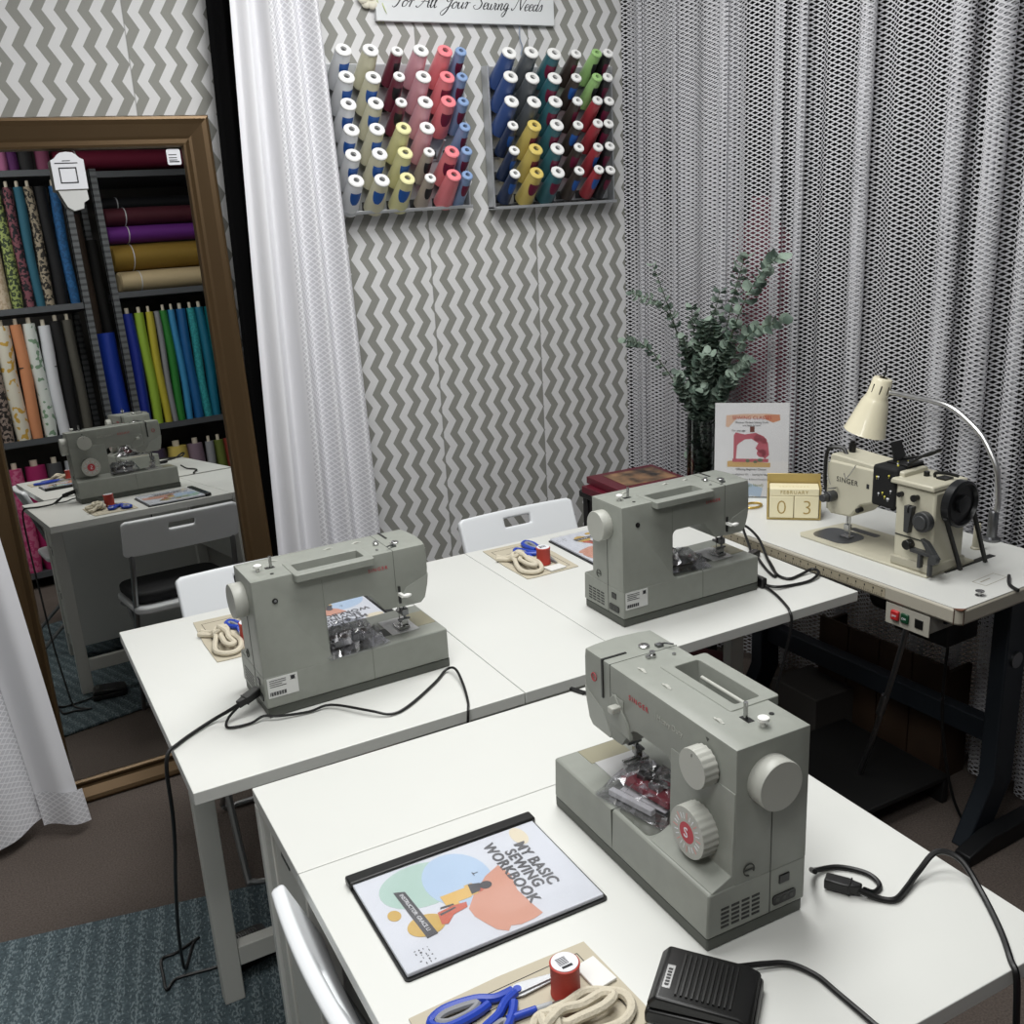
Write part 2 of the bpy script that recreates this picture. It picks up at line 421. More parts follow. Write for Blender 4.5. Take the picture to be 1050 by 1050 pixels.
def scal(w, h, n=5):
    P = [(-w/2, -h/2), (w/2, -h/2), (w/2, h*.28)]
    for k in range(7):
        t = PI*k/6; P.append((w*.36*math.cos(t)*(1+.06*math.cos(6*t)), h*.33+h*.17*math.sin(t)))
    P.append((-w/2, h*.28)); return P
MB().prism(scal(.066, .076), -.022, -.020, 'y').build('card', PAPER, tg)
MB().box(-.033, -.030, -.020, -.001, -.038, .022).box(-.033, .033, -.020, -.001, -.040, -.037).build('card_side', mat('grey_card', hexc('7a776f'), .7), tg, smooth=False)
plate([R4(-.020, .016, -.026, -.0235), R4(-.020, .016, .004, .0065), R4(-.020, -.0175, -.026, .0065), R4(.0135, .016, -.026, .0065)], (0, -.0222, 0), (1,0,0), (0,0,1), .0004, INK, 'black_square', tg)
plate([R4(-.026, .02, .014, .016), R4(-.01, .006, .019, .0205)], (0, -.0222, 0), (1,0,0), (0,0,1), .0004, INK, 'print', tg)
MB().prism([(-.028, -.04), (.03, -.04), (.031, -.06), (.02, -.066), (.018, -.078), (-.002, -.082), (-.014, -.074), (-.02, -.06)], -.019, -.0175, 'y').build('torn_flap', mat('grey_paper', hexc('c3c4c2'), .7), tg)

# ------------------------------------------------------------------ gate leg tables
T = .74
def slab(p, x0, x1, y0, y1, name='tabletop', th=.024, m=None):
    return MB().box(x0, x1, y0, y1, T-th, T).build(name, m or WHITE, p, bevel=.0015, smooth=False)
bt = empty('gateleg_table', 'long white gateleg table with both leaves up holding two sewing machines', 'table', (0, 0, 0))
D = .79
slab(bt, .633, .889, 0, D, 'tabletop')
slab(bt, 0, .6315, 0, D, 'table_leaf'); slab(bt, .8905, 1.5194, 0, D, 'table_leaf')
for x in (.64, .842):
    for y in (.03, D-.075): MB().box(x, x+.042, y, y+.045, 0, T-.0245).build('leg', WPAINT, bt, bevel=.002)
b = MB(); b.box(.683, .841, .04, .06, .09, T-.03); b.box(.683, .841, D-.065, D-.045, .09, T-.03)
b.box(.655, .668, .076, D-.076, .45, T-.03).box(.855, .868, .076, D-.076, .45, T-.03).build('side_panel', WPAINT, bt, smooth=False)
for x0_, x1_, yl, xs in ((.040, .084, .343, .639), (1.436, 1.48, .343, .885)):
    b = MB().box(x0_, x1_, yl, yl+.032, 0.011 if x0_ < .5 else .0005, T-.0245); b.build('gate_leg', WPAINT, bt, bevel=.002)
    a, c = (x1_, xs) if x0_ < .5 else (xs, x0_)
    MB().box(a, c, yl+.002, yl+.032, .095, .142).build('stretcher', WPAINT, bt, bevel=.002)
    MB().box(a, c, yl+.004, yl+.03, T-.075, T-.0245).build('gate_rail', WPAINT, bt, smooth=False)
ft = empty('gateleg_table', 'white gateleg table nearest the camera with the workbook and foot pedal on it', 'table', (.0879, -.0385, 0), -.0102)
W_, DF = .7927, .9078
slab(ft, 0, W_, -.2618, 0, 'tabletop'); slab(ft, 0, W_, -DF, -.2633, 'table_leaf')
MB().box(.0, W_, -.0215, -.0015, .095, .7125).build('folded_leaf', WHITE, ft, bevel=.0015, smooth=False)
for x in (.006, W_-.048):
    for y in (-.070, -.262): MB().box(x, x+.042, y, y+.045, 0.0115, T-.0245).build('leg', WPAINT, ft, bevel=.002)
    MB().box(x+.008, x+.034, -.217, -.07, .0705, .105).build('stretcher', WPAINT, ft, smooth=False)
for k in range(3):
    z = .12+k*.197
    d_ = MB().box(.010, .70, -.213, -.074, z, z+.188).build('drawer', WPAINT, ft, bevel=.002, smooth=False)
    MB().box(.0085, .0105, -.165, -.12, z+.165, z+.19).build('finger_notch', DARK, d_, smooth=False)
MB().box(.37, .414, -.80, -.768, .0115, T-.0245).build('gate_leg', WPAINT, ft, bevel=.002)
MB().box(.376, .408, -.768, -.262, .095, .142).build('stretcher', WPAINT, ft, bevel=.002)
MB().box(.378, .406, -.768, -.262, T-.075, T-.0245).build('gate_rail', WPAINT, ft, smooth=False)

# ------------------------------------------------------------------ folding chairs (local: sitter faces +y, back plate at y=0)
TUBE = mat('chair_grey_steel', hexc('8b8d8e'), .35, .8)
def chair(loc, rz, label):
    t = empty('folding_chair', label, 'chair', loc, rz, 'white folding chairs')
    bm = MB(); nx, nz, w, z0, z1 = 26, 10, .195, .622, .745; g = []
    for j in range(nz+1):
        r = []
        for i in range(nx+1):
            x = -w+2*w*i/nx; z = z0+(z1-z0)*j/nz
            if j in (0, nz) and i in (0, nx): x *= .985; z += .006 if j == 0 else -.006
            y = -.012*(1-(x/w)**2)+(z1-z)*.42
            r.append(bm.bm.verts.new((x, y, z)))
        g.append(r)
    for j in range(nz):
        for i in range(nx):
            if 10 <= i < 16 and 6 <= j < 8: continue
            bm.bm.faces.new((g[j][i], g[j][i+1], g[j+1][i+1], g[j+1][i]))
    bm.build('backrest', WPLAST, t, solid=.020, bevel=.006, seg=3)
    bm = MB(); bm.prism(rrect(-.185, .185, .04, .43, .05, 6), .415, .437); bm.build('seat', WPLAST, t, bevel=.006)
    for s in (-1, 1):
        fr = MB().tube([(s*.172, .046, .632), (s*.173, .056, .57), (s*.178, .140, .36), (s*.180, .31, .04), (s*.172, .335, .015), (s*.14, .345, .0105)], .0095, 8, 5)
        fr.build('leg', TUBE, t)
        MB().tube([(s*.160, .36, .41), (s*.158, .30, .33), (s*.156, -.015, .06), (s*.15, -.045, .015), (s*.12, -.05, .0105)], .0085, 8, 5).build('leg', TUBE, t)
    MB().tube([(-.14, .345, .0105), (.14, .345, .0105)], .0095, 8, 1).build('floor_bar', TUBE, t)
    MB().tube([(-.12, -.05, .0105), (.12, -.05, .0105)], .0085, 8, 1).build('floor_bar', TUBE, t)
    MB().tube([(-.178, .10, .43), (-.178, .36, .405)], .007, 8, 1).tube([(.178, .10, .43), (.178, .36, .405)], .007, 8, 1).build('seat_rail', TUBE, t)
    return t
chair((.374, 1.062, 0), PI, 'white folding chair with a black cushion behind the left end of the long table')
c3 = chair((1.187, 1.045, 0), PI, 'white folding chair with a slotted back against the chevron wall, right of the left machine')
chair((.045, -.520, .0115), -PI/2, 'white folding chair at the left side of the front table, cut off below')
cu = MB().prism(rrect(-.175, .175, -.16, .17, .06, 6), 0, .04).build('seat_cushion', mat('black_cushion_fabric', hexc('17171a'), .8), bevel=.014, seg=3)
cu.location = (.372, .80, .4385); tag(cu, 'black padded cushion lying on the folding chair seen in the mirror', 'cushion')

# ------------------------------------------------------------------ domestic sewing machines
def soft(name, poly, v0, v1, m, parent, bevel=.003, bulge=0.):
    b = MB(); vs = [v0, v0+.02, (v0+v1)/2, v1-.02, v1]; rows = []
    for v in vs:
        k = 1-((v-(v0+v1)/2)/((v1-v0)/2))**2
        rows.append([b.bm.verts.new((u+(bulge*k*min(1, max(0, (u-.30)/.04)) if u > .30 else 0), v, z)) for u, z in poly])
    n = len(poly)
    for A, B in zip(rows, rows[1:]):
        for i in range(n): b.bm.faces.new((A[i], A[(i+1) % n], B[(i+1) % n], B[i]))
    b.bm.faces.new(rows[0]); b.bm.faces.new(rows[-1][::-1])
    return b.build(name, m, parent, bevel=bevel)
def arcpts(cx, cz, r, a0, a1, n=5): return [(cx+r*math.cos(math.radians(a0+(a1-a0)*i/n)), cz+r*math.sin(math.radians(a0+(a1-a0)*i/n))) for i in range(n+1)]
def cut(o, b):
    """carve a pocket out of a part and keep the plain result"""
    c = b.build('cutter', None, smooth=False)
    md = o.modifiers.new('pocket', 'BOOLEAN'); md.object = c; md.operation = 'DIFFERENCE'; md.solver = 'EXACT'
    o.modifiers.move(len(o.modifiers)-1, 0)
    bpy.context.view_layer.update()
    me = bpy.data.meshes.new_from_object(o.evaluated_get(bpy.context.evaluated_depsgraph_get()))
    o.modifiers.clear(); o.data = me; me.name = o.name
    for p in me.polygons: p.use_smooth = True
    me.set_sharp_from_angle(angle=math.radians(30))
    bpy.data.objects.remove(c)
def sewing_machine():
    t = empty('sewing_machine', 'tmp', 'sewing machine')
    # foot and bed
    MB().box(.002, .383, .002, .157, 0, .02).build('bottom_strip', GREYD, t, bevel=.003)
    MB().prism([(0, .0195), (.1588, .0195), (.1565, .082), (.155, .085), (.0, .085)], .0, .381, 'x').build('bed', GREY, t, bevel=.003)
    # C shaped casting: pillar, arm and head
    poly = [(.0, .083), (.0, .275), (.345, .275), (.3475, .262), (.348, .225), (.344, .19), (.337, .165), (.328, .157), (.262, .157), (.2515, .158), (.238, .177)]
    poly += [(.2227, .1945), (.212, .1975)]+arcpts(.146, .1855, .012, 90, 180)+arcpts(.148, .100, .014, 180, 250, 3)+[(.150, .083)]
    body = soft('body', poly, .0, .1165, GREY, t, .0035, .008)
    cut(body, MB().box(.0905, .2205, .0045, .0455, .241, .30))
    MB().prism([(.1145, .083), (.152, .083), (.152, .0855), (.121, .099), (.1175, .275-.06), (.1145, .275-.06)], .001, .131, 'x').build('front_pillar_skirt', GREY, t, bevel=.002)
    # lighter head cover with the thread cutter
    soft('face_cover', [(.300, .196), (.349, .214), (.3455, .19), (.3385, .1645), (.329, .1555), (.281, .1555), (.276, .163)], -.0004, .1172, GREYP, t, .002, .008)
    MB().prism([(.225, .1775), (.262, .1805), (.277, .186), (.277, .225), (.265, .235), (.232, .2)], .112, .1195, 'y').build('front_light_cover', GREY, t, bevel=.002)
    # thread slot on front and top
    MB().box(.2955, .2995, .076, .1185, .215, .2762).build('thread_slot', BLACK, t, smooth=False)
    MB().box(.2778, .2786, -.0004, .1170, .19, .2755).build('seam_line', GREYD, t, smooth=False)
    # carry handle and its well
    h = MB(); O = rrect(.0775, .234, -.019, .063, .005); I = rrect(.090, .221, .004, .046, .004)
    for z0_, z1_ in ((.262, .2765),):
        a0 = [h.bm.verts.new((x, y, z0_)) for x, y in O]; a1 = [h.bm.verts.new((x, y, z1_)) for x, y in O]
        i0 = [h.bm.verts.new((x, y, z0_)) for x, y in I]; i1 = [h.bm.verts.new((x, y, z1_)) for x, y in I]
        n = len(O)
        for i in range(n):
            j = (i+1) % n
            h.bm.faces.new((a0[i], a0[j], a1[j], a1[i])); h.bm.faces.new((i0[i], i1[i], i1[j], i0[j]))
            h.bm.faces.new((a1[i], a1[j], i1[j], i1[i])); h.bm.faces.new((a0[i], i0[i], i0[j], a0[j]))
    h.build('carry_handle', GREY, t, bevel=.0015)
    MB().box(.0905, .2205, .0045, .0455, .2412, .2418).build('handle_well', mat('handle_well_shade', hexc('474a45'), .5), t, smooth=False)  # floor coloured darker to stand in for less light down in the well
    MB().cyl((.0908, .017, .262), (.196, .017, .262), .003, n=10).build('spool_pin', GREYL, t)
    # handwheel
    MB().lathe([(.0325, 0), (.0335, .002), (.0335, .0235), (.0325, .025), (.0005, .0252)], (0.0005, .067, .2225), (-1, 0, 0), 36).build('handwheel', GREYL, t)
    MB().box(-.0006, .0006, .0585, .0595, .02, .19).build('seam_line', DARK, t, smooth=False)
    # dials on the front
    d1 = MB().lathe([(.0225, 0), (.0268, .002), (.0268, .0215), (.0262, .0235), (.0005, .0237)], (.0555, .1175, .230), (0, 1, 0), 72, ribs=(18, .0011, 1, 2)).build('stitch_length_dial', GREYL, t)
    d2 = MB().lathe([(.031, 0), (.0355, .002), (.0355, .0235), (.0347, .0258), (.0005, .0259)], (.0625, .1175, .1345), (0, 1, 0), 96, ribs=(24, .0012, 1, 2)).build('pattern_dial', GREYL, t)
    MB().cyl((.0625, .143, .1345), (.0625, .1437, .1345), .0145, n=32).build('red_disc', RED, d2)
    text('S', (.0625+.0062, .1439, .1345-.0072), (-1, 0, 0), (0, 0, 1), .0205, PAPER, d2)
    tk = MB(); tk2 = MB()
    for k in range(24):
        a = 2*PI*k/24; (tk2 if k % 3 == 0 else tk).box(-.0006, .0006, .1433, .14365, .019, .0265 if k % 3 else .0285, Matrix.Translation((.0625, 0, .1345)) @ Matrix.Rotation(a, 4, 'Y'))
    tk.build('dial_marks', PAPER, d2, smooth=False); tk2.build('dial_marks', mat('pale_red', hexc('cf8f8b'), .6), d2, smooth=False)
    plate([R4(-.0006, .0006, .017, .021)], (.0555, .1413, .230), (-1, 0, 0), (0, 0, 1), .0003, DARK, 'dial_marks', d1)
    plate([[(-.003, 0), (.003, 0), (0, -.005)]], (.0555, .1166, .266), (-1, 0, 0), (0, 0, 1), .0005, DARK, 'pointer', t)
    # reverse lever
    MB().box(.244, .275, .1165, .1178, .203, .232).build('lever_plate', GREYP, t, bevel=.001)
    MB().box(.249, .262, .116, .133, .212, .222).build('reverse_lever', GREYL, t, bevel=.002)
    # top wheels, guides, winder
    for u in (.238, .1796, .0685):
        MB().box(u-.010, u+.010, .0875, .0905, .2752, .2757).cyl((u, .0865, .267), (u, .0915, .267), .0105, n=20).build('tension_wheel', GREYL, t)
    MB().box(.044, .062, .052, .062, .2752, .2757).build('winder_slot', BLACK, t, smooth=False)
    MB().cyl((.0555, .057, .274), (.0555, .057, .298), .0030, n=12).build('bobbin_winder', STEEL, t)
    MB().lathe([(.003, 0), (.003, .006), (.0075, .008), (.0075, .012), (.005, .0135)], (.029, .051, .275), (0, 0, 1), 20).build('winder_stop', mat('white_knob', hexc('e4e4e0'), .35), t)
    MB().lathe([(.0035, 0), (.0035, .0006)], (.0468, .0222, .2752), (0, 0, 1), 16).build('pin_hole', BLACK, t)
    MB().lathe([(.0055, 0), (.0055, .004), (.0035, .006), (.0045, .009)], (.2655, .052, .275), (0, 0, 1), 16).box(.262, .269, .050, .062, .2755, .279).build('thread_guide', STEEL, t)
    MB().lathe([(.0085, 0), (.0085, .002), (.007, .003)], (.3005, .0425, .2752), (0, 0, 1), 20).build('pressure_dial', STEEL, t)
    MB().tube([(.292, .024, .276), (.284, .018, .281), (.272, .010, .282)], .0014, 6, 3).box(.285, .294, .018, .028, .275, .279).build('take_up_guide', STEELD, t)
    MB().lathe([(.003, 0), (.003, .002)], (.255, .0215, .2752), (0, 0, 1), 12).build('top_screw', STEEL, t)
    # needle and presser
    MB().cyl((.303, .058, .152), (.303, .058, .125), .0026, n=10).cyl((.303, .058, .125), (.303, .058, .094), .0009, n=8).build('needle', STEEL, t)
    MB().cyl((.312, .050, .16), (.312, .050, .104), .0028, n=10).build('presser_bar', STEELD, t)
    MB().box(.305, .319, .045, .059, .116, .130).box(.302, .308, .056, .072, .118, .124).box(.296, .322, .046, .052, .106, .110).build('needle_clamp', STEELD, t, bevel=.001)
    MB().box(.294, .3, .040, .078, .0885, .0915).box(.306, .312, .040, .078, .0885, .0915).box(.294, .318, .040, .052, .0885, .095).box(.303, .317, .046, .056, .095, .108).build('presser_foot', STEEL, t, bevel=.0008)
    MB().box(.282, .287, -.0018, .0, .165, .2).build('lifter_slot', BLACK, t, smooth=False)
    MB().box(.2815, .2875, -.018, .0, .182, .188).ball((.292, -.02, .186), .006, (1.7, .9, .7)).build('presser_lifter', mat('white_knob', hexc('e4e4e0'), .35), t)
    # bed plates
    MB().box(.276, .335, .034, .112, .0845, .0862).build('needle_plate', mat('needle_plate_steel', hexc('bdbdbd'), .3, .25), t, bevel=.0005)  # pale, barely metallic colour stands in for bright reflections in the steel
    MB().box(.335, .377, .046, .117, .0845, .0858).build('bobbin_cover', mat('beige_bobbin_cover', hexc('8a8672'), .4), t, bevel=.0005)
    MB().box(.255, .276, .040, .075, .0845, .0857).build('feed_cover', DARK, t, smooth=False)
    MB().prism(rrect(.139, .214, .006, .150, .008), .0845, .0856).build('tray_recess_shade', mat('tray_shade_grey', hexc('5b5d57'), .3), t)  # flat dark plate stands in for a shaded hollow beside the pillar
    MB().box(.2174, .2179, -.0004, .1588, .02, .0855).build('tray_seam', GREYD, t, smooth=False)
    # side: vents, sockets, switch, screw
    v = MB()
    for i in range(4):
        for j in range(5):
            v0 = .076+i*.0163; z = .0290+j*.0066; v.box(-.0005, .001, v0, v0+.0125, z, z+.0032)
    v.build('vent_grille', BLACK, t, smooth=False)
    MB().prism(rrect(.0165, .0545, .029, .0435, .004), -.0016, .002, 'x').build('power_socket', BLACK, t)
    MB().prism(rrect(.021, .0275, .033, .039, .0015), -.002, -.0005, 'x').prism(rrect(.0325, .039, .033, .039, .0015), -.002, -.0005, 'x').prism(rrect(.044, .0505, .033, .039, .0015), -.002, -.0005, 'x').build('socket_pins', DARK, t)
    MB().box(-.0016, .001, .0275, .0445, .0585, .0715).build('power_switch', BLACK, t, bevel=.001)
    MB().tube([(-.0008, .0945+.0085*math.cos(a), .100+.0085*math.sin(a)) for a in [i*PI/6 for i in range(-3, 8)]], .0008, 5, 1).box(-.0012, .0004, .086, .103, .0992, .1008).build('belt_screw', DARK, t)
    MB().cyl((.040, -.0012, .230), (.040, .001, .230), .0055, n=18).build('back_screw', BLACK, t)
    MB().cyl((.0405, -.0018, .2305), (.0405, -.001, .2305), .0025, n=10).build('back_screw_head', STEELD, t)
    lb = MB().box(.0055, .064, -.0008, .001, .0405, .0805).build('rating_label', mat('label_white', hexc('c9cac8'), .5), t, smooth=False)
    q = [R4(.004, .036 if k != 2 else .028, .034-k*.0042, .0352-k*.0042) for k in range(4)]
    q += [R4(.003+i*.0025, .003+i*.0025+.0013*(1+i % 2*.6), .004, .0115) for i in range(13)]
    q += [R4(.044, .0545, .0285, .0295), R4(.044, .0545, .0355, .0365)]
    plate(q, (.0055, -.0009, .0405), (1, 0, 0), (0, 0, 1), .0003, INK, 'print', lb)
    plate([ell(.0492, .0325, .0042, .0042)], (.0055, -.0009, .0405), (1, 0, 0), (0, 0, 1), .0002, INK, 'print', lb)
    MB().box(.1316, .1320, -.0003, .001, .12, .25).build('seam_line', GREYD, t, smooth=False)
    # lettering
    text('SINGER', (.2245, -.0006, .2418), (1, 0, 0), (0, 0, 1), .0098, RED, t, space=1.32)
    text('SINGER', (.2305, .1171, .2412), (-1, 0, 0), (0, 0, 1), .0112, RED, t, space=1.36)
    plate([R4(0, .0004, 0, .011)], (.167, .1171, .2405), (-1, 0, 0), (0, 0, 1), .0002, GREYL, 'divider_line', t)
    text('Heavy Duty', (.163, .1171, .2415), (-1, 0, 0), (0, 0, 1), .0118, GREYL, t)
    # round badge on the head
    MB().tube([(.3216+.0062*math.cos(a), .1172, .238+.0062*math.sin(a)) for a in [i*PI/10 for i in range(20)]], .0008, 5, 1, True).build('red_badge', RED, t)
    text('S', (.3216+.0022, .1171, .238-.0025), (-1, 0, 0), (0, 0, 1), .0075, RED, t)
    return t
sm = sewing_machine()
sm.location = (.17883, .17897, T+.0005); sm.rotation_euler = (0, 0, .01834)
sm['label'] = 'grey sewing machine on the left end of the long table, seen from behind'
sm['group'] = 'grey sewing machines'
sm2 = copy_tree(sm); sm2.location = (.95872, .13803, T+.0005); sm2.rotation_euler = (0, 0, .0021)
sm2['label'] = 'grey sewing machine on the right end of the long table, near the calendar'
sm3 = copy_tree(sm); sm3.location = (.63634, -.74267, T+.0005); sm3.rotation_euler = (0, 0, 1.55236)
sm3['label'] = 'large grey sewing machine on the front table showing its dials and red round logo'
# ------------------------------------------------------------------ workbooks (local: x right, y towards the title, spine on the left)
PASTEL = dict(g=mat('print_mint', hexc('a3bab3'), .5), b=mat('print_sky', hexc('a6b9cf'), .5), p=mat('print_peach', hexc('c0907f'), .5), y=mat('print_mustard', hexc('bb9d58'), .5),
              be=mat('print_sand', hexc('cdc4b0'), .5), t=mat('print_charcoal', hexc('4c4c50'), .5), sk=mat('print_coral', hexc('b5604e'), .5), ye=mat('print_yellow', hexc('c9a866'), .5))
def film():
    t = NT('clear_cover_film')
    g = t.n('ShaderNodeBsdfGlossy'); g.inputs['Roughness'].default_value = .08
    tr = t.n('ShaderNodeBsdfTransparent'); mx = t.n('ShaderNodeMixShader'); lw = t.n('ShaderNodeLayerWeight'); lw.inputs[0].default_value = .25
    f = t.math('MULTIPLY_ADD', lw.outputs['Fresnel'], .6, .07)
    t.l(f, mx.inputs[0]); t.l(tr.outputs[0], mx.inputs[1]); t.l(g.outputs[0], mx.inputs[2]); t.l(mx.outputs[0], t.out.inputs[0])
    return t.m
FILM = film()
def workbook(loc, rz, label):
    t = empty('workbook', label, 'book', loc, rz, 'sewing workbooks')
    MB().prism(rrect(0, .224, 0, .297, .006), 0, .0025).build('back_cover', BLACK, t)
    MB().box(.012, .219, .004, .292, .0026, .0085).build('pages', mat('page_white', hexc('c4c7cf'), .55), t, bevel=.001, smooth=False)
    MB().box(-.002, .020, -.001, .298, .0005, .0125).build('spine_clamp', BLACK, t, bevel=.003)
    z = .0086
    def art(polys, k, dz, nm): return plate(polys, (0, 0, z+dz), (1, 0, 0), (0, 1, 0), .00012, PASTEL[k], nm, t, smooth=False)
    art([ell(.070, .088, .047, .062)], 'g', 0, 'cover_art'); art([ell(.085, .135, .060, .048)], 'b', .0001, 'cover_art')
    art([ell(.043, .256, .022, .012)], 'be', .0001, 'cover_art')
    art([[(.088, .198), (.10, .172), (.128, .14), (.150, .122), (.168, .122), (.186, .128), (.206, .136), (.2165, .148), (.209, .155), (.214, .168), (.213, .188), (.209, .203), (.19, .2), (.15, .196), (.115, .204)]], 'p', .0002, 'cover_art')
    art([ell(.150, .060, .021, .026), ell(.111, .030, .011, .009)], 'y', .0003, 'cover_art')
    art([[(.066, .046), (.072, .061), (.172, .067), (.174, .051)]], 't', .0004, 'cover_art')
    # little seamstress bent over a yellow table machine
    art([R4(.108, .130, .098, .136), R4(.104, .128, .136, .148), R4(.122, .134, .104, .116)], 'ye', .0005, 'cover_art')
    art([[(.136, .082), (.160, .078), (.163, .086), (.15, .10), (.146, .122), (.136, .125), (.133, .105)], ell(.121, .152, .006, .006)], 'sk', .0006, 'cover_art')
    art([ell(.118, .163, .008, .009), [(.104, .142), (.126, .138), (.125, .152), (.110, .158)], [(.128, .09), (.13, .108), (.133, .108), (.131, .088)], [(.140, .083), (.137, .107), (.140, .108), (.144, .084)], R4(.0835, .0915, .158, .1592), R4(.0865, .0875, .158, .166)], 't', .0007, 'cover_art')
    ink = mat('print_title_grey', hexc('57575b'), .5)
    for s, x, y, sz in (('MY BASIC', .057, .2395, .0235), ('SEWING', .066, .2195, .0235), ('WORKBOOK', .037, .1985, .0235)):
        text(s, (x, y, z+.0008), (1, 0, 0), (0, 1, 0), sz, ink, t, 'title', .0001, space=1.08, bold=.0006)
    text('INSTRUCTOR: GRACE LI', (.075, .0512, z+.0007), (1, .06, 0), (-.06, 1, 0), .0080, PAPER, t, 'strip_lettering', .0001)
    q = []
    for i in range(6):
        for j in range(4):
            if random.random() < .55: q.append(R4(.187+i*.005, .187+i*.005+random.uniform(.001, .004), .026+j*.006, .026+j*.006+random.uniform(.001, .003)))
    plate(q, (0, 0, z+.0001), (1, 0, 0), (0, 1, 0), .0001, PASTEL['t'], 'logo_marks', t, smooth=False)
    # wavy clear cover
    bm = bmesh.new(); g = []
    for j in range(17):
        r = []
        for i in range(13):
            x = .018+.202*i/12; y = .002+.292*j/16
            r.append(bm.verts.new((x, y, .0100+.0016*math.sin(i*.8+j*.25)*math.sin(j*.42)*(.2+i/12)+.003*(i/12)**2*(j/16)**2)))
        g.append(r)
    for j in range(16):
        for i in range(12): bm.faces.new((g[j][i], g[j][i+1], g[j+1][i+1], g[j+1][i])).smooth = True
    me = bpy.data.meshes.new('clear_cover'); bm.to_mesh(me); bm.free(); me.materials.append(FILM)
    o = bpy.data.objects.new('clear_cover', me); C.objects.link(o); o.parent = t
    return t
wb = workbook((.137, -.361, T+.0005), -PI/2, 'sewing workbook with printed cover lying flat on the front table')
wb.rotation_euler = (0, 0, -PI/2-.012)
w2 = copy_tree(wb); w2.location = (.560, .812, T+.0005-.0); w2.rotation_euler = (0, 0, PI+.03); w2.location.y = .775
w2['label'] = 'sewing workbook behind the left machine, seen through its arm and in the mirror'
w3 = copy_tree(wb); w3.location = (1.342, .735, T+.0005); w3.rotation_euler = (0, 0, PI)
w3['label'] = 'sewing workbook half hidden behind the right machine on the long table'

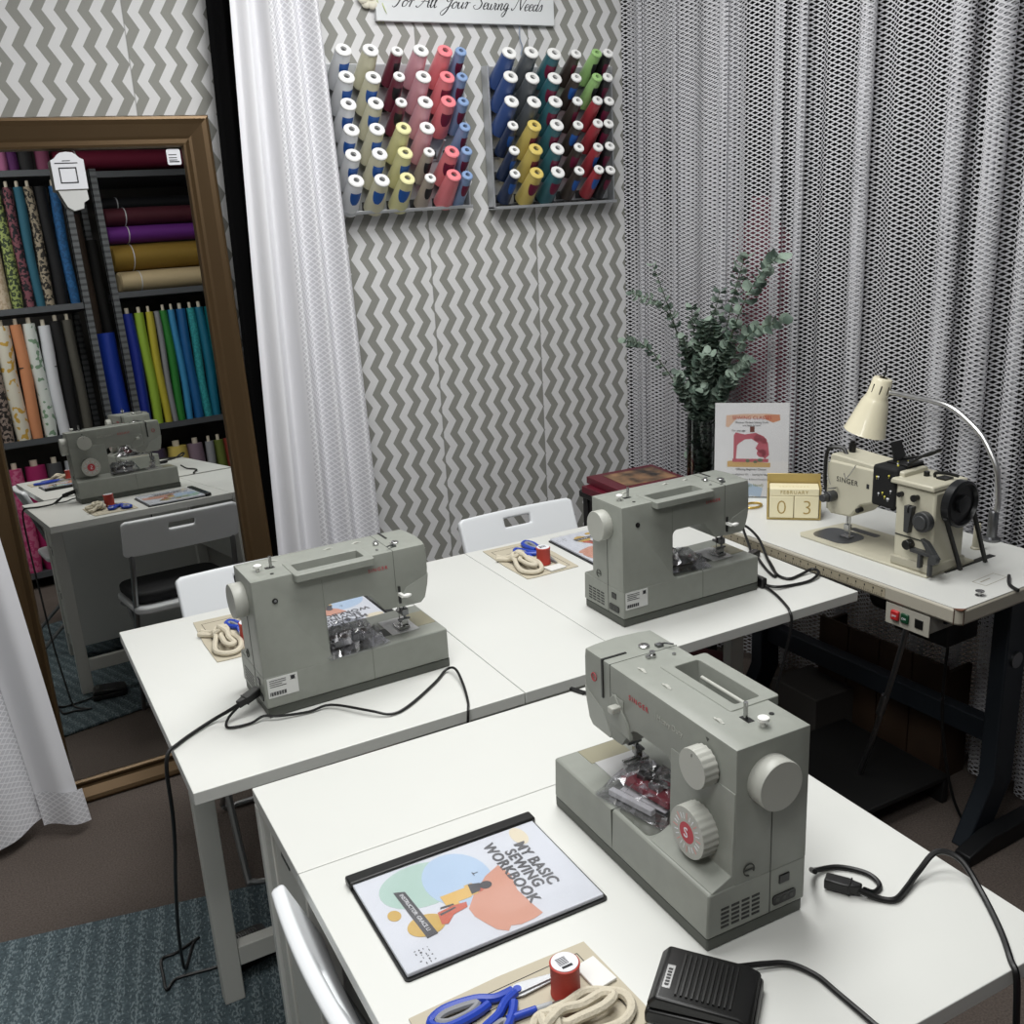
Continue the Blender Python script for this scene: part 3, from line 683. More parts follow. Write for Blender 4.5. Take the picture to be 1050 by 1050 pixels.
# ------------------------------------------------------------------ sewing kits on canvas swatches
CANVAS = mat('calico_canvas', hexc('b5ad9a'), .85, bump=(300, .3, .001))
ROPE = mat('cotton_cord', hexc('c6beab'), .9, bump=(220, .8, .002))
BLUE = mat('blue_scissor_handle', hexc('2743a8'), .35)
THRED = mat('red_thread', hexc('a8392f'), .55, bump=(400, .3, .001))
GREYH = mat('grey_grip', hexc('84868c'), .5)
BLADE = mat('brushed_blade_steel', hexc('a9abad'), .38, .7)
def kit(M, where, variant=0):
    """M places local (f, r, z) = (towards table centre, to the sitter's right, up)"""
    def put(o):
        # drawn as (f, r); flip r so that it points along -y of the kit frame
        for k in [o]+[c for c in C.objects if c.parent is o or (c.parent and c.parent.parent is o)]:
            if k.type == 'MESH':
                for v in k.data.vertices: v.co.y = -v.co.y
                k.data.flip_normals()
        l = o.location.copy(); l.y = -l.y; a = -o.rotation_euler.z
        W = M @ Matrix.Translation(l) @ Matrix.Rotation(a, 4, 'Z')
        o.location = W.to_translation(); o.rotation_euler = W.to_euler(); return o
    # swatch
    sw = MB().prism([(0, .004), (.12, 0), (.244, .004), (.248, .13), (.246, .155), (.13, .158), (-.004, .152)], 0, .0018).build('canvas_swatch', CANVAS, smooth=False)
    L = []
    def seg(x0, y0, x1, y1, w=.0011):
        dx, dy = x1-x0, y1-y0; l = math.hypot(dx, dy); nx, ny = -dy/l*w/2, dx/l*w/2
        L.append([(x0+nx, y0+ny), (x0-nx, y0-ny), (x1-nx, y1-ny), (x1+nx, y1+ny)])
    for a in ((.02, .02, .225, .018), (.225, .018, .228, .135), (.228, .135, .02, .138), (.02, .138, .02, .02), (.06, .045, .185, .043), (.185, .043, .187, .112), (.187, .112, .06, .113), (.06, .113, .06, .045)): seg(*a)
    plate(L, (0, 0, .0019), (1, 0, 0), (0, 1, 0), .0002, INK, 'drawn_lines', sw, smooth=False)
    put(sw); tag(sw, f'natural canvas swatch with drawn black lines {where}', 'fabric swatch', 'canvas swatches')
    # spool
    sp = empty('thread_spool', f'red thread spool with a white paper top {where}', 'thread spool', (.178, .068, .0022), 0, 'red thread spools')
    MB().lathe([(.0165, 0), (.0185, .001), (.0185, .003), (.0178, .004), (.0178, .041), (.0185, .042), (.0185, .0445), (.017, .0455)], n=32).build('thread', THRED, sp)
    lt = MB().lathe([(.0165, .0455), (.0165, .0462)], n=28).build('paper_top', PAPER, sp)
    plate([R4(-.004+i*.0022, -.004+i*.0022+.0011, -.009, .004) for i in range(6)]+[R4(-.010, -.006, -.008, .006)], (0, 0, .0462), (0, -1, 0), (1, 0, 0), .0002, INK, 'print', lt, smooth=False)
    put(sp)
    # scissors lying along f
    sc = empty('scissors', f'scissors with blue handles and grey inner grips {where}', 'scissors', (.128, .038, .0024), math.radians(3), 'blue handled scissors')
    MB().prism([(-.012, -.006), (.004, -.010), (.078, .0005), (.078, .0015), (.0, .006), (-.014, .006)], .0045, .0065).build('blade', BLADE, sc, bevel=.0004, smooth=False)
    MB().prism([(-.012, .007), (.004, .010), (.076, .0018), (.074, .0008), (.0, -.006), (-.014, -.006)], .0022, .0042).build('blade', BLADE, sc, bevel=.0004, smooth=False)
    MB().tube([(-.006, -.001, .006), (-.03, .000, .006), (-.052, -.010, .006), (-.09, -.013, .006), (-.112, -.001, .006), (-.098, .014, .006), (-.064, .012, .006), (-.04, .005, .006)], .0058, 8, 4).build('handle', BLUE, sc)
    MB().tube([(-.052, -.004, .0068), (-.088, -.007, .0068), (-.103, .0, .0068), (-.092, .008, .0068), (-.064, .006, .0068)], .0045, 8, 4, True).build('inner_grip', GREYH, sc)
    MB().tube([(-.004, .003, .006), (-.022, .012, .006), (-.038, .026, .006), (-.060, .036, .006), (-.072, .047, .006), (-.060, .056, .006), (-.040, .05, .006), (-.022, .032, .006), (-.012, .016, .006)], .0056, 8, 4).build('handle', BLUE, sc)
    MB().tube([(-.036, .036, .0066), (-.058, .043, .0066), (-.062, .049, .0066), (-.05, .051, .0066), (-.036, .044, .0066)], .0036, 8, 4, True).build('inner_grip', GREYH, sc)
    MB().cyl((0, 0, .002), (0, 0, .0082), .0052, n=16).build('pivot_screw', BLUE, sc)
    put(sc)
    # seam ripper
    sr = empty('seam_ripper', f'small blue handled seam ripper {where}', 'seam ripper', (.095, .072, .0075), math.radians(6), 'seam rippers')
    MB().cyl((0, 0, 0), (.038, 0, 0), .0052, .0045, 10).build('handle', BLUE, sr, bevel=.001)
    MB().cyl((.038, 0, 0), (.058, 0, 0), .004, .003, 10).build('clear_cap', mat('clear_grey_plastic', hexc('b9bec4'), .2, alpha=.7), sr)
    MB().cyl((.058, 0, 0), (.088, 0, 0), .0014, .0005, 8).tube([(.07, 0, 0), (.078, .005, 0), (.083, .006, 0)], .0009, 6, 2).build('fork', STEEL, sr)
    put(sr)
    # white square packet
    pk = MB().prism([(0, 0), (.030, -.004), (.034, .043), (.002, .047)], 0, .004).build('paper_packet', mat('white_tissue', hexc('d8d8d5'), .5), bevel=.001, smooth=False)
    pk.location = (.208, .040, .0025); put(pk); tag(pk, f'small white folded packet beside the red spool {where}', 'packet', 'white packets')
    # rope hank with a loose knot
    rp = empty('rope_hank', f'knotted hank of cream cotton cord {where}', 'cord', (0, 0, 0), 0, 'cotton cord hanks')
    z = .0085
    P = [(.120, .112, z), (.136, .094, z+.004), (.16, .098, z+.010), (.19, .090, z+.006), (.215, .096, z), (.232, .112, z), (.228, .134, z), (.205, .147, z), (.17, .141, z), (.140, .131, z+.004), (.122, .128, z+.014), (.122, .108, z+.018), (.136, .104, z+.013),
         (.145, .120, z+.008), (.165, .122, z+.008), (.195, .124, z+.010), (.214, .117, z+.011), (.205, .106, z+.010), (.175, .110, z+.012), (.150, .108, z+.016), (.130, .118, z+.022), (.114, .122, z+.010), (.095, .14, z), (.075, .15, z)]
    MB().tube(P, .0062, 8, 5).build('cord', ROPE, rp)
    MB().tube([(.118, .13, z+.004), (.105, .118, z+.008), (.118, .104, z+.016), (.134, .112, z+.02), (.13, .13, z+.010), (.112, .135, z), (.09, .16, z)], .0058, 8, 5).build('knot', ROPE, rp)
    put(rp)
def kitP(X, Y, ang): return Matrix.Translation((X, Y, T+.0004)) @ Matrix.Rotation(ang, 4, 'Z')

kit(kitP(.114, -.636, 0), 'beside the black foot pedal')
kit(kitP(.310, .735, -PI/2), 'behind the left sewing machine')
kit(kitP(1.087, .766, -PI/2), 'near the slotted chair back')
# ------------------------------------------------------------------ plastic bags of feet lying on the machine beds
def bagmat():
    t = NT('clear_crinkled_plastic')
    g = t.n('ShaderNodeBsdfGlossy'); g.inputs['Roughness'].default_value = .18; g.inputs[0].default_value = (.9, .9, .92, 1)
    tr = t.n('ShaderNodeBsdfTransparent'); tr.inputs[0].default_value = (.86, .86, .88, 1); mx = t.n('ShaderNodeMixShader'); lw = t.n('ShaderNodeLayerWeight'); lw.inputs[0].default_value = .45
    f = t.math('MULTIPLY_ADD', lw.outputs['Facing'], .45, .10)
    t.l(f, mx.inputs[0]); t.l(tr.outputs[0], mx.inputs[1]); t.l(g.outputs[0], mx.inputs[2]); t.l(mx.outputs[0], t.out.inputs[0])
    return t.m
BAG = bagmat()
def bag(Mw, label, seed, inner):
    rnd = random.Random(seed)
    t = empty('accessory_bag', label, 'plastic bag', (0, 0, 0), 0, 'clear bags of machine accessories')
    b = MB(); nx, ny = 16, 12; top = []; bot = []
    for j in range(ny+1):
        r, q = [], []
        for i in range(nx+1):
            x, y = -.066+.132*i/nx, -.050+.10*j/ny
            e = (1-(2*i/nx-1)**4)*(1-(2*j/ny-1)**4)
            r.append(b.bm.verts.new((x+rnd.uniform(-.003, .003), y+rnd.uniform(-.003, .003), .004+e*(.034+rnd.uniform(-.011, .011)))))
            q.append(b.bm.verts.new((x, y, .0015+rnd.uniform(0, .001))))
        top.append(r); bot.append(q)
    for j in range(ny):
        for i in range(nx):
            b.bm.faces.new((top[j][i], top[j][i+1], top[j+1][i+1], top[j+1][i])); b.bm.faces.new((bot[j][i], bot[j+1][i], bot[j+1][i+1], bot[j][i+1]))
    b.build('bag_film', BAG, t, smooth=False)
    for nm, m, f in inner: f().build(nm, m, t, bevel=.001)
    t.matrix_world = Mw
    return t
MARO = mat('dark_red_print', hexc('96404c'), .5); BAGW = mat('white_instruction_slip', hexc('cfcfd2'), .5)
ins = [('white_slip', BAGW, lambda: MB().box(-.05, .03, -.038, -.028, .003, .012).box(-.045, .04, -.02, .03, .003, .006)),
       ('red_leaflet', MARO, lambda: MB().prism([(-.05, -.012), (.045, -.02), (.05, .012), (.01, .024), (-.04, .014)], .012, .022)),
       ('metal_feet', STEELD, lambda: MB().box(.0, .02, -.01, .01, .023, .031).box(-.03, -.015, 0, .012, .022, .030).tube([(.02, .0, .028), (.04, .012, .03), (.045, .03, .022)], .002, 6, 3)),
       ('black_bobbin_case', BLACK, lambda: MB().lathe([(.009, 0), (.009, .006), (.005, .006)], (-.01, .012, .023), (0, 0, 1), 16))]
ins2 = [('white_slip', BAGW, lambda: MB().box(-.04, .04, -.01, .01, .004, .016).box(-.02, .04, .012, .03, .004, .012)),
        ('metal_feet', STEELD, lambda: MB().box(-.04, -.02, -.02, -.005, .010, .024).box(.0, .02, -.02, .0, .012, .026).box(.024, .04, -.022, -.008, .01, .02)),
        ('grey_parts', mat('grey_mixed_parts', hexc('7b7472'), .5), lambda: MB().ball((.0, .01, .018), .014, (1.6, 1, .7), 1).ball((.03, .0, .016), .012, (1.3, 1, .8), 1).ball((-.03, .012, .014), .011, sub=1))]
def on_bed(loc, rz, u, v, a): return Matrix.Translation(loc) @ Matrix.Rotation(rz, 4, 'Z') @ Matrix.Translation((u, v, .0867)) @ Matrix.Rotation(a, 4, 'Z')
bag(on_bed(sm3.location, sm3.rotation_euler.z, .207, .095, PI+.25), 'clear plastic bag with a red leaflet on the bed of the front sewing machine', 3, ins)
bag(on_bed(sm.location, sm.rotation_euler.z, .188, .045, .1), 'crumpled clear bag of metal parts in the arm of the left sewing machine', 5, ins2)
bag(on_bed(sm2.location, sm2.rotation_euler.z, .190, .060, -.2), 'flat clear bag of parts in the arm of the right sewing machine', 8, ins2).scale = (1, 1, .8)

# ------------------------------------------------------------------ foot pedals and cords
def pedal(loc, rz, label):
    t = empty('foot_pedal', label, 'foot pedal', loc, rz, 'black foot pedals')
    b = MB(); b.prism([(-.062, 0), (.062, 0), (.062, .014), (.058, .018), (-.058, .018), (-.062, .014)], -.046, .046, 'x'); b.build('pedal_base', BLACK, t, bevel=.004)
    c = MB(); c.prism([(-.060, .0195), (.058, .0195), (.060, .026), (.050, .0375), (-.044, .0315), (-.058, .026)], -.0445, .0445, 'x'); c.build('tread', BLACK, t, bevel=.005, seg=3)
    r = MB()
    for i in range(11): r.box(-.034, .034, -.035+i*.0062, -.0325+i*.0062, .030+i*.0004, .0342+i*.00042)
    r.build('ribs', BLACK, t, smooth=False)
    p = MB().box(-.026, .012, .036, .046, .0362, .0374).build('badge', mat('silver_badge', hexc('9a9a9a'), .4, .6), t, bevel=.0008)
    q = [R4(-.022+i*.005, -.019+i*.005, .0385, .0435) for i in range(6)]
    plate(q, (0, 0, .0375), (1, 0, 0), (0, 1, 0), .0003, BLACK, 'badge_marks', p, smooth=False)
    for sx_ in (-.036, .036):
        for sy in (-.05, .05): MB().cyl((sx_, sy, -.0025), (sx_, sy, 0), .006, n=12).build('rubber_foot', BLACK, t)
    return t
fp = pedal((.4205, -.8065, T+.003), math.radians(41), 'black foot pedal lying on the front table beside the large sewing machine')
pedal((.125, .475, .0138), math.radians(100), 'black foot pedal on the teal rug, seen in the mirror')
def cord(pts, label, r=.0033, name='power_cord', m=None, ends=(), smooth=6):
    o = MB().tube(pts, r, 8, smooth).build(name, m or BLACKR); tag(o, label, 'cord')
    return o
Z = T+.0045
# front machine: power lead with its free plug, trailing off the right edge of the table
pc = empty('power_cord', 'thick black power cord with a loose plug, looping right of the front machine', 'cord')
MB().tube([(.662, -.735, T+.045), (.676, -.715, T+.030), (.700, -.698, Z+.004), (.736, -.706, Z), (.758, -.736, Z), (.755, -.762, Z), (.737, -.770, Z), (.722, -.765, T+.012)], .0036, 8, 6).build('cord', BLACKR, pc)
MB().tube([(.716, -.762, T+.011), (.732, -.782, Z), (.748, -.795, Z), (.775, -.789, Z+.002), (.812, -.778, Z+.008), (.846, -.778, T+.030), (.864, -.802, T+.025), (.852, -.845, Z+.003), (.812, -.905, Z), (.778, -.945, Z-.0005), (.768, -.962, T-.01), (.77, -.972, T-.12), (.80, -.99, T-.40), (.86, -1.02, .02)], .0042, 8, 6).build('cord', BLACKR, pc)
Mp = Matrix.Translation((.7085, -.7445, T+.0105)) @ Matrix.Rotation(math.radians(-57), 4, 'Z')
MB().prism([(-.026, -.0095), (.004, -.0095), (.012, -.0065), (.022, -.0045), (.022, .0045), (.012, .0065), (.004, .0095), (-.026, .0095)], -.0075, .0075, 'z').xf(Mp).build('plug', BLACK, pc, bevel=.002)
MB().box(.006, .0085, -.0095, .0095, -.0085, .0085).xf(Mp).build('plug_collar', BLACK, pc, bevel=.001)
cord([(.4700, -.7905, T+.022), (.492, -.789, T+.012), (.520, -.797, Z+.004), (.547, -.811, Z+.002), (.562, -.840, Z), (.563, -.875, Z), (.563, -.93, Z), (.568, -.952, T-.004), (.57, -.965, T-.10), (.575, -.97, T-.4)], 'black cord running from the foot pedal on the table over the front edge', .0036)
# left machine: plug in its socket, loop, and two leads
lc = empty('power_cord', 'black power cord plugged into the left machine and trailing down to the rug', 'cord')
q = Matrix.Translation((.1555, .2165, T+.038)) @ Matrix.Rotation(math.radians(198), 4, 'Z') @ Matrix.Rotation(math.radians(14), 4, 'Y')
MB().prism([(-.024, -.010), (.006, -.010), (.016, -.006), (.026, -.0045), (.026, .0045), (.016, .006), (.006, .010), (-.024, .010)], -.0075, .0075, 'z').xf(q).build('plug', BLACK, lc, bevel=.002)
MB().box(.008, .011, -.0095, .0095, -.0085, .0085).xf(q).build('plug_collar', BLACK, lc, bevel=.001)
MB().tube([(.134, .209, T+.032), (.110, .215, T+.020), (.086, .222, Z+.004), (.04, .198, Z), (.008, .172, Z), (-.010, .158, T+.001), (-.0185, .150, T-.03), (-.020, .158, T-.12), (-.022, .20, .52), (-.024, .26, .42), (-.026, .36, .24), (-.02, .46, .08), (-.012, .50, .018), (.020, .575, .016), (.034, .588, .016), (-.02, .565, .016), (-.055, .560, .016), (-.062, .50, .016), (-.063, .455, .016), (-.04, .478, .016), (.0, .475, .016), (.040, .468, .016), (.08, .462, .02)], .0036, 8, 5).build('cord', BLACKR, lc)
MB().tube([(.134, .207, T+.030), (.112, .205, T+.014), (.102, .190, Z), (.115, .178, Z), (.145, .176, Z), (.170, .178, Z+.006), (.196, .165, Z+.004), (.25, .157, Z), (.293, .152, Z+.004), (.345, .085, Z+.006), (.378, .060, Z), (.42, .072, Z), (.50, .130, Z), (.542, .166, Z+.002), (.551, .140, Z+.012), (.541, .085, Z+.004), (.520, .022, Z), (.505, -.008, T+.0), (.498, -.012, T-.06), (.49, -.012, T-.2)], .0026, 8, 5).build('cord', BLACKR, lc)
# right machine: leads bunched at its needle end
rc = empty('power_cord', 'black cords bunched behind the right machine, one hanging over the table front', 'cord')
MB().tube([(1.40, .30, T+.004), (1.47, .31, Z), (1.545, .43, T+.04), (1.535, .36, T+.03), (1.482, .262, Z+.004), (1.437, .180, Z), (1.44, .142, Z), (1.48, .146, Z), (1.517, .146, Z+.006), (1.514, .120, Z+.006), (1.470, .104, Z), (1.41, .109, Z), (1.372, .118, Z+.003), (1.362, .160, Z)], .0036, 8, 5).build('cord', BLACKR, rc)
MB().tube([(1.47, .285, T+.008), (1.437, .215, Z), (1.423, .172, Z), (1.448, .20, Z), (1.475, .25, Z+.006)], .0034, 8, 5).build('cord', BLACKR, rc)
MB().tube([(1.360, .185, T+.018), (1.357, .13, Z+.003), (1.345, .08, Z), (1.32, .022, Z), (1.305, -.004, Z-.0005), (1.302, -.014, T-.02), (1.285, -.016, .65), (1.25, -.016, .52), (1.21, -.02, .3), (1.20, -.02, .02)], .0032, 8, 5).build('cord', BLACKR, rc)
MB().box(1.350, 1.366, .135, .185, T+.0005, T+.026).build('plug', BLACK, rc, bevel=.004)
MB().box(-.035, .035, -.011, .011, 0, .018, Matrix.Translation((1.462, .305, T+.0005)) @ Matrix.Rotation(.35, 4, 'Z')).build('plug', BLACK, rc, bevel=.004)
sh = MB().box(-.016, .016, -.0035, .0035, 0, .006, Matrix.Translation((.716, -.056, T+.0005)) @ Matrix.Rotation(-1.2, 4, 'Z')).tube([(.722, -.07, T+.005), (.742, -.11, T+.006), (.75, -.18, T+.005), (.735, -.26, T+.005), (.72, -.30, T+.02)], .0034, 8, 4)
o = sh.build('cord_end', BLACK); tag(o, 'short black cord lying between the two tables behind the front machine', 'cord')

# ------------------------------------------------------------------ industrial sewing table
ia = math.radians(2.6)
it = empty('industrial_table', 'white topped industrial sewing table with a ruler strip and dark steel legs', 'table', (1.6, -.215, 0), ia)
# local x away from the sitter, y along the length
TI = .745
MB().prism(rrect(0, .455, 0, 1.06, .02, 5), TI-.040, TI-.001).build('table_edge', mat('worn_edge_band', hexc('b3aea0'), .45), it, bevel=.006)
MB().prism(rrect(.003, .452, .003, 1.057, .019, 5), TI-.0015, TI).build('tabletop', WHITE, it, smooth=False)
MB().prism([(.003, -.001), (.019, -.001), (.009, .0085), (-.001, .019), (-.001, .003)], TI-.0012, TI+.0006).build('chipped_corner', mat('bare_chipboard', hexc('6a4636'), .8), it, smooth=False)
MB().box(-.0012, .0, .015, .017, TI-.038, TI-.002).box(.010, .012, -.0012, .0, TI-.038, TI-.004).build('edge_joint', mat('joint_brown', hexc('4a372c'), .8), it, smooth=False)
MB().box(-.0012, .0004, .20, .93, TI-.033, TI-.010).build('ruler_strip', mat('ruler_beige', hexc('a9a08b'), .5), it, smooth=False)
q = []
for i in range(116):
    y = -.21-i*.00635; h = .0085 if i % 4 == 0 else (.0055 if i % 2 == 0 else .0035)
    q.append(R4(y-.0005, y+.0005, .001, .001+h))
for i in range(29):
    y = -.2085-i*.0254; q.append(R4(y-.0016, y+.0016, .0125, .0175))
q.append(R4(-.93, -.20, .0222, .023))
plate(q, (-.0013, 0, TI-.033), (0, -1, 0), (0, 0, 1), .0003, INK, 'ruler_marks', it, smooth=False)
NAVY = mat('navy_steel_leg', hexc('242a31'), .45, .3)
def kleg(y):
    b = MB().prism([(.215, .0), (.30, .0), (.385, .15), (.385, TI-.041), (.305, TI-.041), (.305, .17)], y, y+.045, 'y'); b.build('leg', NAVY, it, bevel=.004)
    MB().prism([(.16, 0), (.485, 0), (.485, .035), (.44, .055), (.25, .055), (.16, .03)], y-.05, y-.005, 'y').build('foot_rail', mat('black_steel', hexc('17181a'), .5, .3), it, bevel=.004)
    MB().box(.06, .42, y, y+.045, TI-.075, TI-.041).build('top_bracket', NAVY, it, smooth=False)
    MB().cyl((.343, y-.006, .50), (.343, y+.002, .50), .021, n=20).build('leg_disc', STEELD, it)
kleg(.075); kleg(.90)
MB().box(.33, .37, .12, .90, .25, .31).build('cross_bar', NAVY, it, bevel=.003)
MB().box(.10, .36, .15, .42, TI-.062, TI-.041).box(.22, .34, .18, .34, TI-.22, TI-.06).cyl((.28, .34, TI-.15), (.28, .43, TI-.15), .055).build('motor', mat('black_motor', hexc('1c1c1e'), .5), it, bevel=.004)
sw = MB().box(.006, .10, .083, .193, TI-.090, TI-.0405).build('switch_box', mat('grey_switch_box', hexc('8a8780'), .5), it, bevel=.003)
MB().box(.0035, .0065, .078, .198, TI-.094, TI-.043).build('switch_plate', mat('shaded_white_plate', hexc('aeaba0'), .5), sw, bevel=.001)  # white plate greyed in its colour for the shade under the tabletop
MB().box(-.005, .004, .157, .179, TI-.079, TI-.055).build('red_button', mat('red_button', hexc('b52a2c'), .4), sw, bevel=.003)
MB().box(-.002, .004, .131, .153, TI-.079, TI-.055).build('green_button', mat('green_button', hexc('17432c'), .4), sw, bevel=.003)
MB().box(.0015, .004, .094, .116, TI-.080, TI-.058).build('rocker', BLACK, sw, bevel=.001)
text('OFF', (-.0052, .175, TI-.070), (0, -1, 0), (0, 0, 1), .0075, PAPER, sw); text('ON', (-.0022, .149, TI-.070), (0, -1, 0), (0, 0, 1), .0075, PAPER, sw)
plate([R4(0, .085, 0, .0012), R4(0, .085, .034, .0352), R4(0, .0012, 0, .035), R4(.084, .085, 0, .035), R4(.012, .05, .02, .023)], (.165, .055, TI), (1, .05, 0), (-.05, 1, 0), .0004, mat('faded_outline', hexc('9b9484'), .6), 'worn_sticker', it, smooth=False)
MB().box(.165, .352, .160, .176, TI-.0005, TI+.0015).build('belt_slot', BLACK, it, smooth=False)

# ------------------------------------------------------------------ industrial machine head (local: x away from sitter, y along bed)
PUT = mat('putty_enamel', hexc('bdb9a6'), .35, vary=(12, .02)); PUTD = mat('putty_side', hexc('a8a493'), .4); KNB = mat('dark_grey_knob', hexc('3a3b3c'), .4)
im = empty('industrial_sewing_machine', 'cream industrial sewing machine set into the white table under the lamp', 'sewing machine', (1.692, -.045, TI), ia)
MB().prism([(0, .0), (.178, 0), (.178, .372), (.160, .392), (.015, .41), (0, .395)], 0, .0065).build('bed', PUT, im, bevel=.002)
MB().prism(rrect(.020, .115, .265, .385, .03), .0065, .0078).build('slide_plate', mat('slide_plate_steel', hexc('77797c'), .3, .8), im, smooth=False)
MB().prism(rrect(.128, .150, .255, .345, .006), .0065, .0073).build('bed_plate', STEELD, im, smooth=False)
MB().box(.012, .128, .0, .108, .006, .208).build('pillar', PUT, im, bevel=.006)
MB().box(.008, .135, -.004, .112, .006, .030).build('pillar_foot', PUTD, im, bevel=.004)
MB().prism([(.0, .208), (.125, .208), (.120, .222), (.004, .222)], .006, .133, 'x').build('top_lid', PUT, im, bevel=.004)
b = MB().prism([(.10, .142), (.17, .142), (.205, .128), (.220, .122), (.252, .085), (.318, .080), (.330, .09), (.330, .215), (.325, .224), (.10, .224)], .022, .118, 'x'); b.build('arm', PUT, im, bevel=.006)
MB().prism([(.20, .212), (.329, .216), (.327, .236), (.318, .240), (.20, .234), (.10, .234), (.10, .214)], .026, .114, 'x').build('arm_lid', PUT, im, bevel=.004)
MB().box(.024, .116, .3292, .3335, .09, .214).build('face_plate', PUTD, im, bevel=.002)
MB().box(.018, .122, .113, .188, .136, .240).build('strap_band', mat('black_velvet_band', hexc('0f0f10'), .8), im, bevel=.008)
rp_ = random.Random(4)
for k in range(9):
    y = .125+rp_.random()*.05; zz = .155+rp_.random()*.07; MB().ball((.016, y, zz), .0026, sub=1).cyl((.016, y, zz), (.020, y+.004, zz-.012), .0007, n=5).build('pin', mat('pin_yellow', hexc('d8cf5a'), .4) if k % 2 else PAPER, im)
for k in range(5): MB().ball((.04+.012*k, .13+.01*(k % 3), .2425), .003, sub=1).build('pin', PAPER if k % 2 else mat('pin_yellow', hexc('d8cf5a'), .4), im)
MB().prism([(.150, .238), (.172, .30-.01), (.160, .238)], .06, .10, 'x').box(.05, .11, .112, .172, .2395, .2445).tube([(.06, .118, .244), (.08, .085, .272), (.10, .06, .285), (.105, .10, .262), (.09, .16, .246)], .0038, 6, 3).build('black_bracket', BLACK, im, bevel=.001)
text('SINGER', (.0214, .300, .172), (0, -1, 0), (0, 0, 1), .0185, INK, im, space=1.15)
plate([R4(0, .008, 0, .012)], (.0216, .205, .172), (0, -1, 0), (0, 0, 1), .0003, INK, 'black_mark', im, smooth=False)
MB().cyl((.022, .306, .132), (-.004, .306, .132), .014, n=20).cyl((-.004, .306, .132), (-.022, .306, .132), .0105, n=18).build('tension_knob', KNB, im, bevel=.002)
MB().tube([(.02, .295, .155), (.008, .290, .158), (.010, .315, .150)], .0016, 6, 3).tube([(.016, .325, .23), (.012, .322, .19), (.016, .315, .16)], .0012, 5, 3).tube([(.014, .27, .2), (.012, .26, .188), (.014, .235, .226)], .0014, 5, 2).build('thread_guides', STEEL, im)
MB().tube([(.03, .332, .12), (.026, .341, .16), (.026, .341, .225), (.034, .336, .25), (.05, .31, .252), (.05, .295, .236)], .0052, 6, 4).build('knee_lever', BLACK, im)
MB().cyl((.075, .30, .235), (.075, .30, .262), .009, n=12).cyl((.075, .30, .262), (.075, .30, .268), .006, n=12).build('oil_cap', BLACK, im)
MB().cyl((.070, .300, .085), (.070, .300, .028), .0036, n=10).cyl((.066, .288, .085), (.066, .288, .012), .0018, n=8).box(.060, .080, .285, .315, .008, .013).box(.064, .076, .290, .306, .028, .045).build('presser_foot', STEEL, im)
MB().cyl((.03, .222, .112), (.012, .222, .112), .006, n=12).build('small_knob', BLACK, im)
MB().cyl((.013, .022, .135), (-.006, .022, .135), .0245, n=28).cyl((-.006, .022, .135), (-.011, .022, .135), .017, n=24).build('stitch_dial', KNB, im, bevel=.002)
MB().cyl((.0, .060, .158), (.0, .058, .158), .0105, n=16).prism([(.050, .165), (.072, .165), (.070, .10), (.058, .098)], -.004, .012, 'x').build('width_lever', KNB, im, bevel=.003)
MB().cyl((.012, .058, .070), (-.008, .058, .070), .012, n=14).box(-.004, .008, .046, .056, .062, .078).build('lower_knob', BLACK, im, bevel=.002)
MB().cyl((.012, .092, .186), (.0, .092, .186), .0065, n=12).build('side_screw', BLACK, im)
MB().cyl((.012, .048, .187), (.0, .048, .187), .0065, n=12).cyl((0, .048, .187), (-.005, .048, .187), .0085, n=12).build('side_screw', BLACK, im)
MB().box(-.004, .012, -.002, .048, .056, .064).cyl((.0, -.012, .062), (.0, -.012, .062+.001), .01, n=4).prism([(.002, .09), (.020, .095), (-.015, .045), (-.03, .055)], -.006, .008, 'x').cyl((.0, -.022, .055), (-.014, -.022, .055), .0115, n=14).box(-.006, .004, -.012, -.004, .01, .05).box(-.004, .008, .018, .026, .022, .055).build('feed_lever', KNB, im, bevel=.002)
MB().box(.0105, .0125, .004, .104, .083, .086).build('panel_line', DARK, im, smooth=False)
MB().lathe([(.010, 0), (.050, 0), (.056, .004), (.056, .024), (.050, .027), (.046, .018), (.022, .018), (.021, .028), (.006, .030)], (.074, -.006, .1755), (0, -1, 0), 40).build('handwheel', mat('black_handwheel', hexc('1d1e20'), .3, .2), im)
MB().cyl((.074, .0, .1755), (.074, -.012, .1755), .03, n=20).build('wheel_hub', BLACK, im)
MB().tube([(.024, -.022, .150), (.108, -.012, .003)], .0062, 6, 1).tube([(.124, -.022, .150), (.197, -.016, .003)], .0062, 6, 1).build('drive_belt', BLACK, im)
MB().tube([(.08, .055, .222), (.08, .055, .232), (.085, .03, .236), (.09, .0, .234)], .004, 6, 3).cyl((.075, .075, .222), (.075, .075, .233), .007, n=12).box(.07, .1, .02, .045, .2215, .226).build('bobbin_winder', BLACK, im)
# thread spool stand peg, bobbin
pg = MB().lathe([(.013, 0), (.013, .003), (.0095, .006), (.0085, .062), (.0075, .066)], (0, 0, 0), n=18).build('thread_peg', PUT); pg.location = (1.953, .024, TI+.0005)
tag(pg, 'cream peg standing on the industrial table behind the hand wheel', 'peg')
bo = empty('bobbin', 'small steel bobbin lying near the corner of the industrial table', 'bobbin', (1.704, -.181, TI+.0005))
MB().lathe([(.010, 0), (.010, .0012), (.0045, .0014), (.0045, .0095), (.010, .0098), (.010, .011)], n=24).build('spool_body', STEEL, bo)
sp = MB().tube([(1.845, -.150, TI+.006), (1.80, -.185, TI+.005), (1.79, -.215, TI+.003)], .0042, 8, 3).build('screwdriver', BLACK); tag(sp, 'black handled tool lying on the industrial table at the right edge of the photo', 'tool')

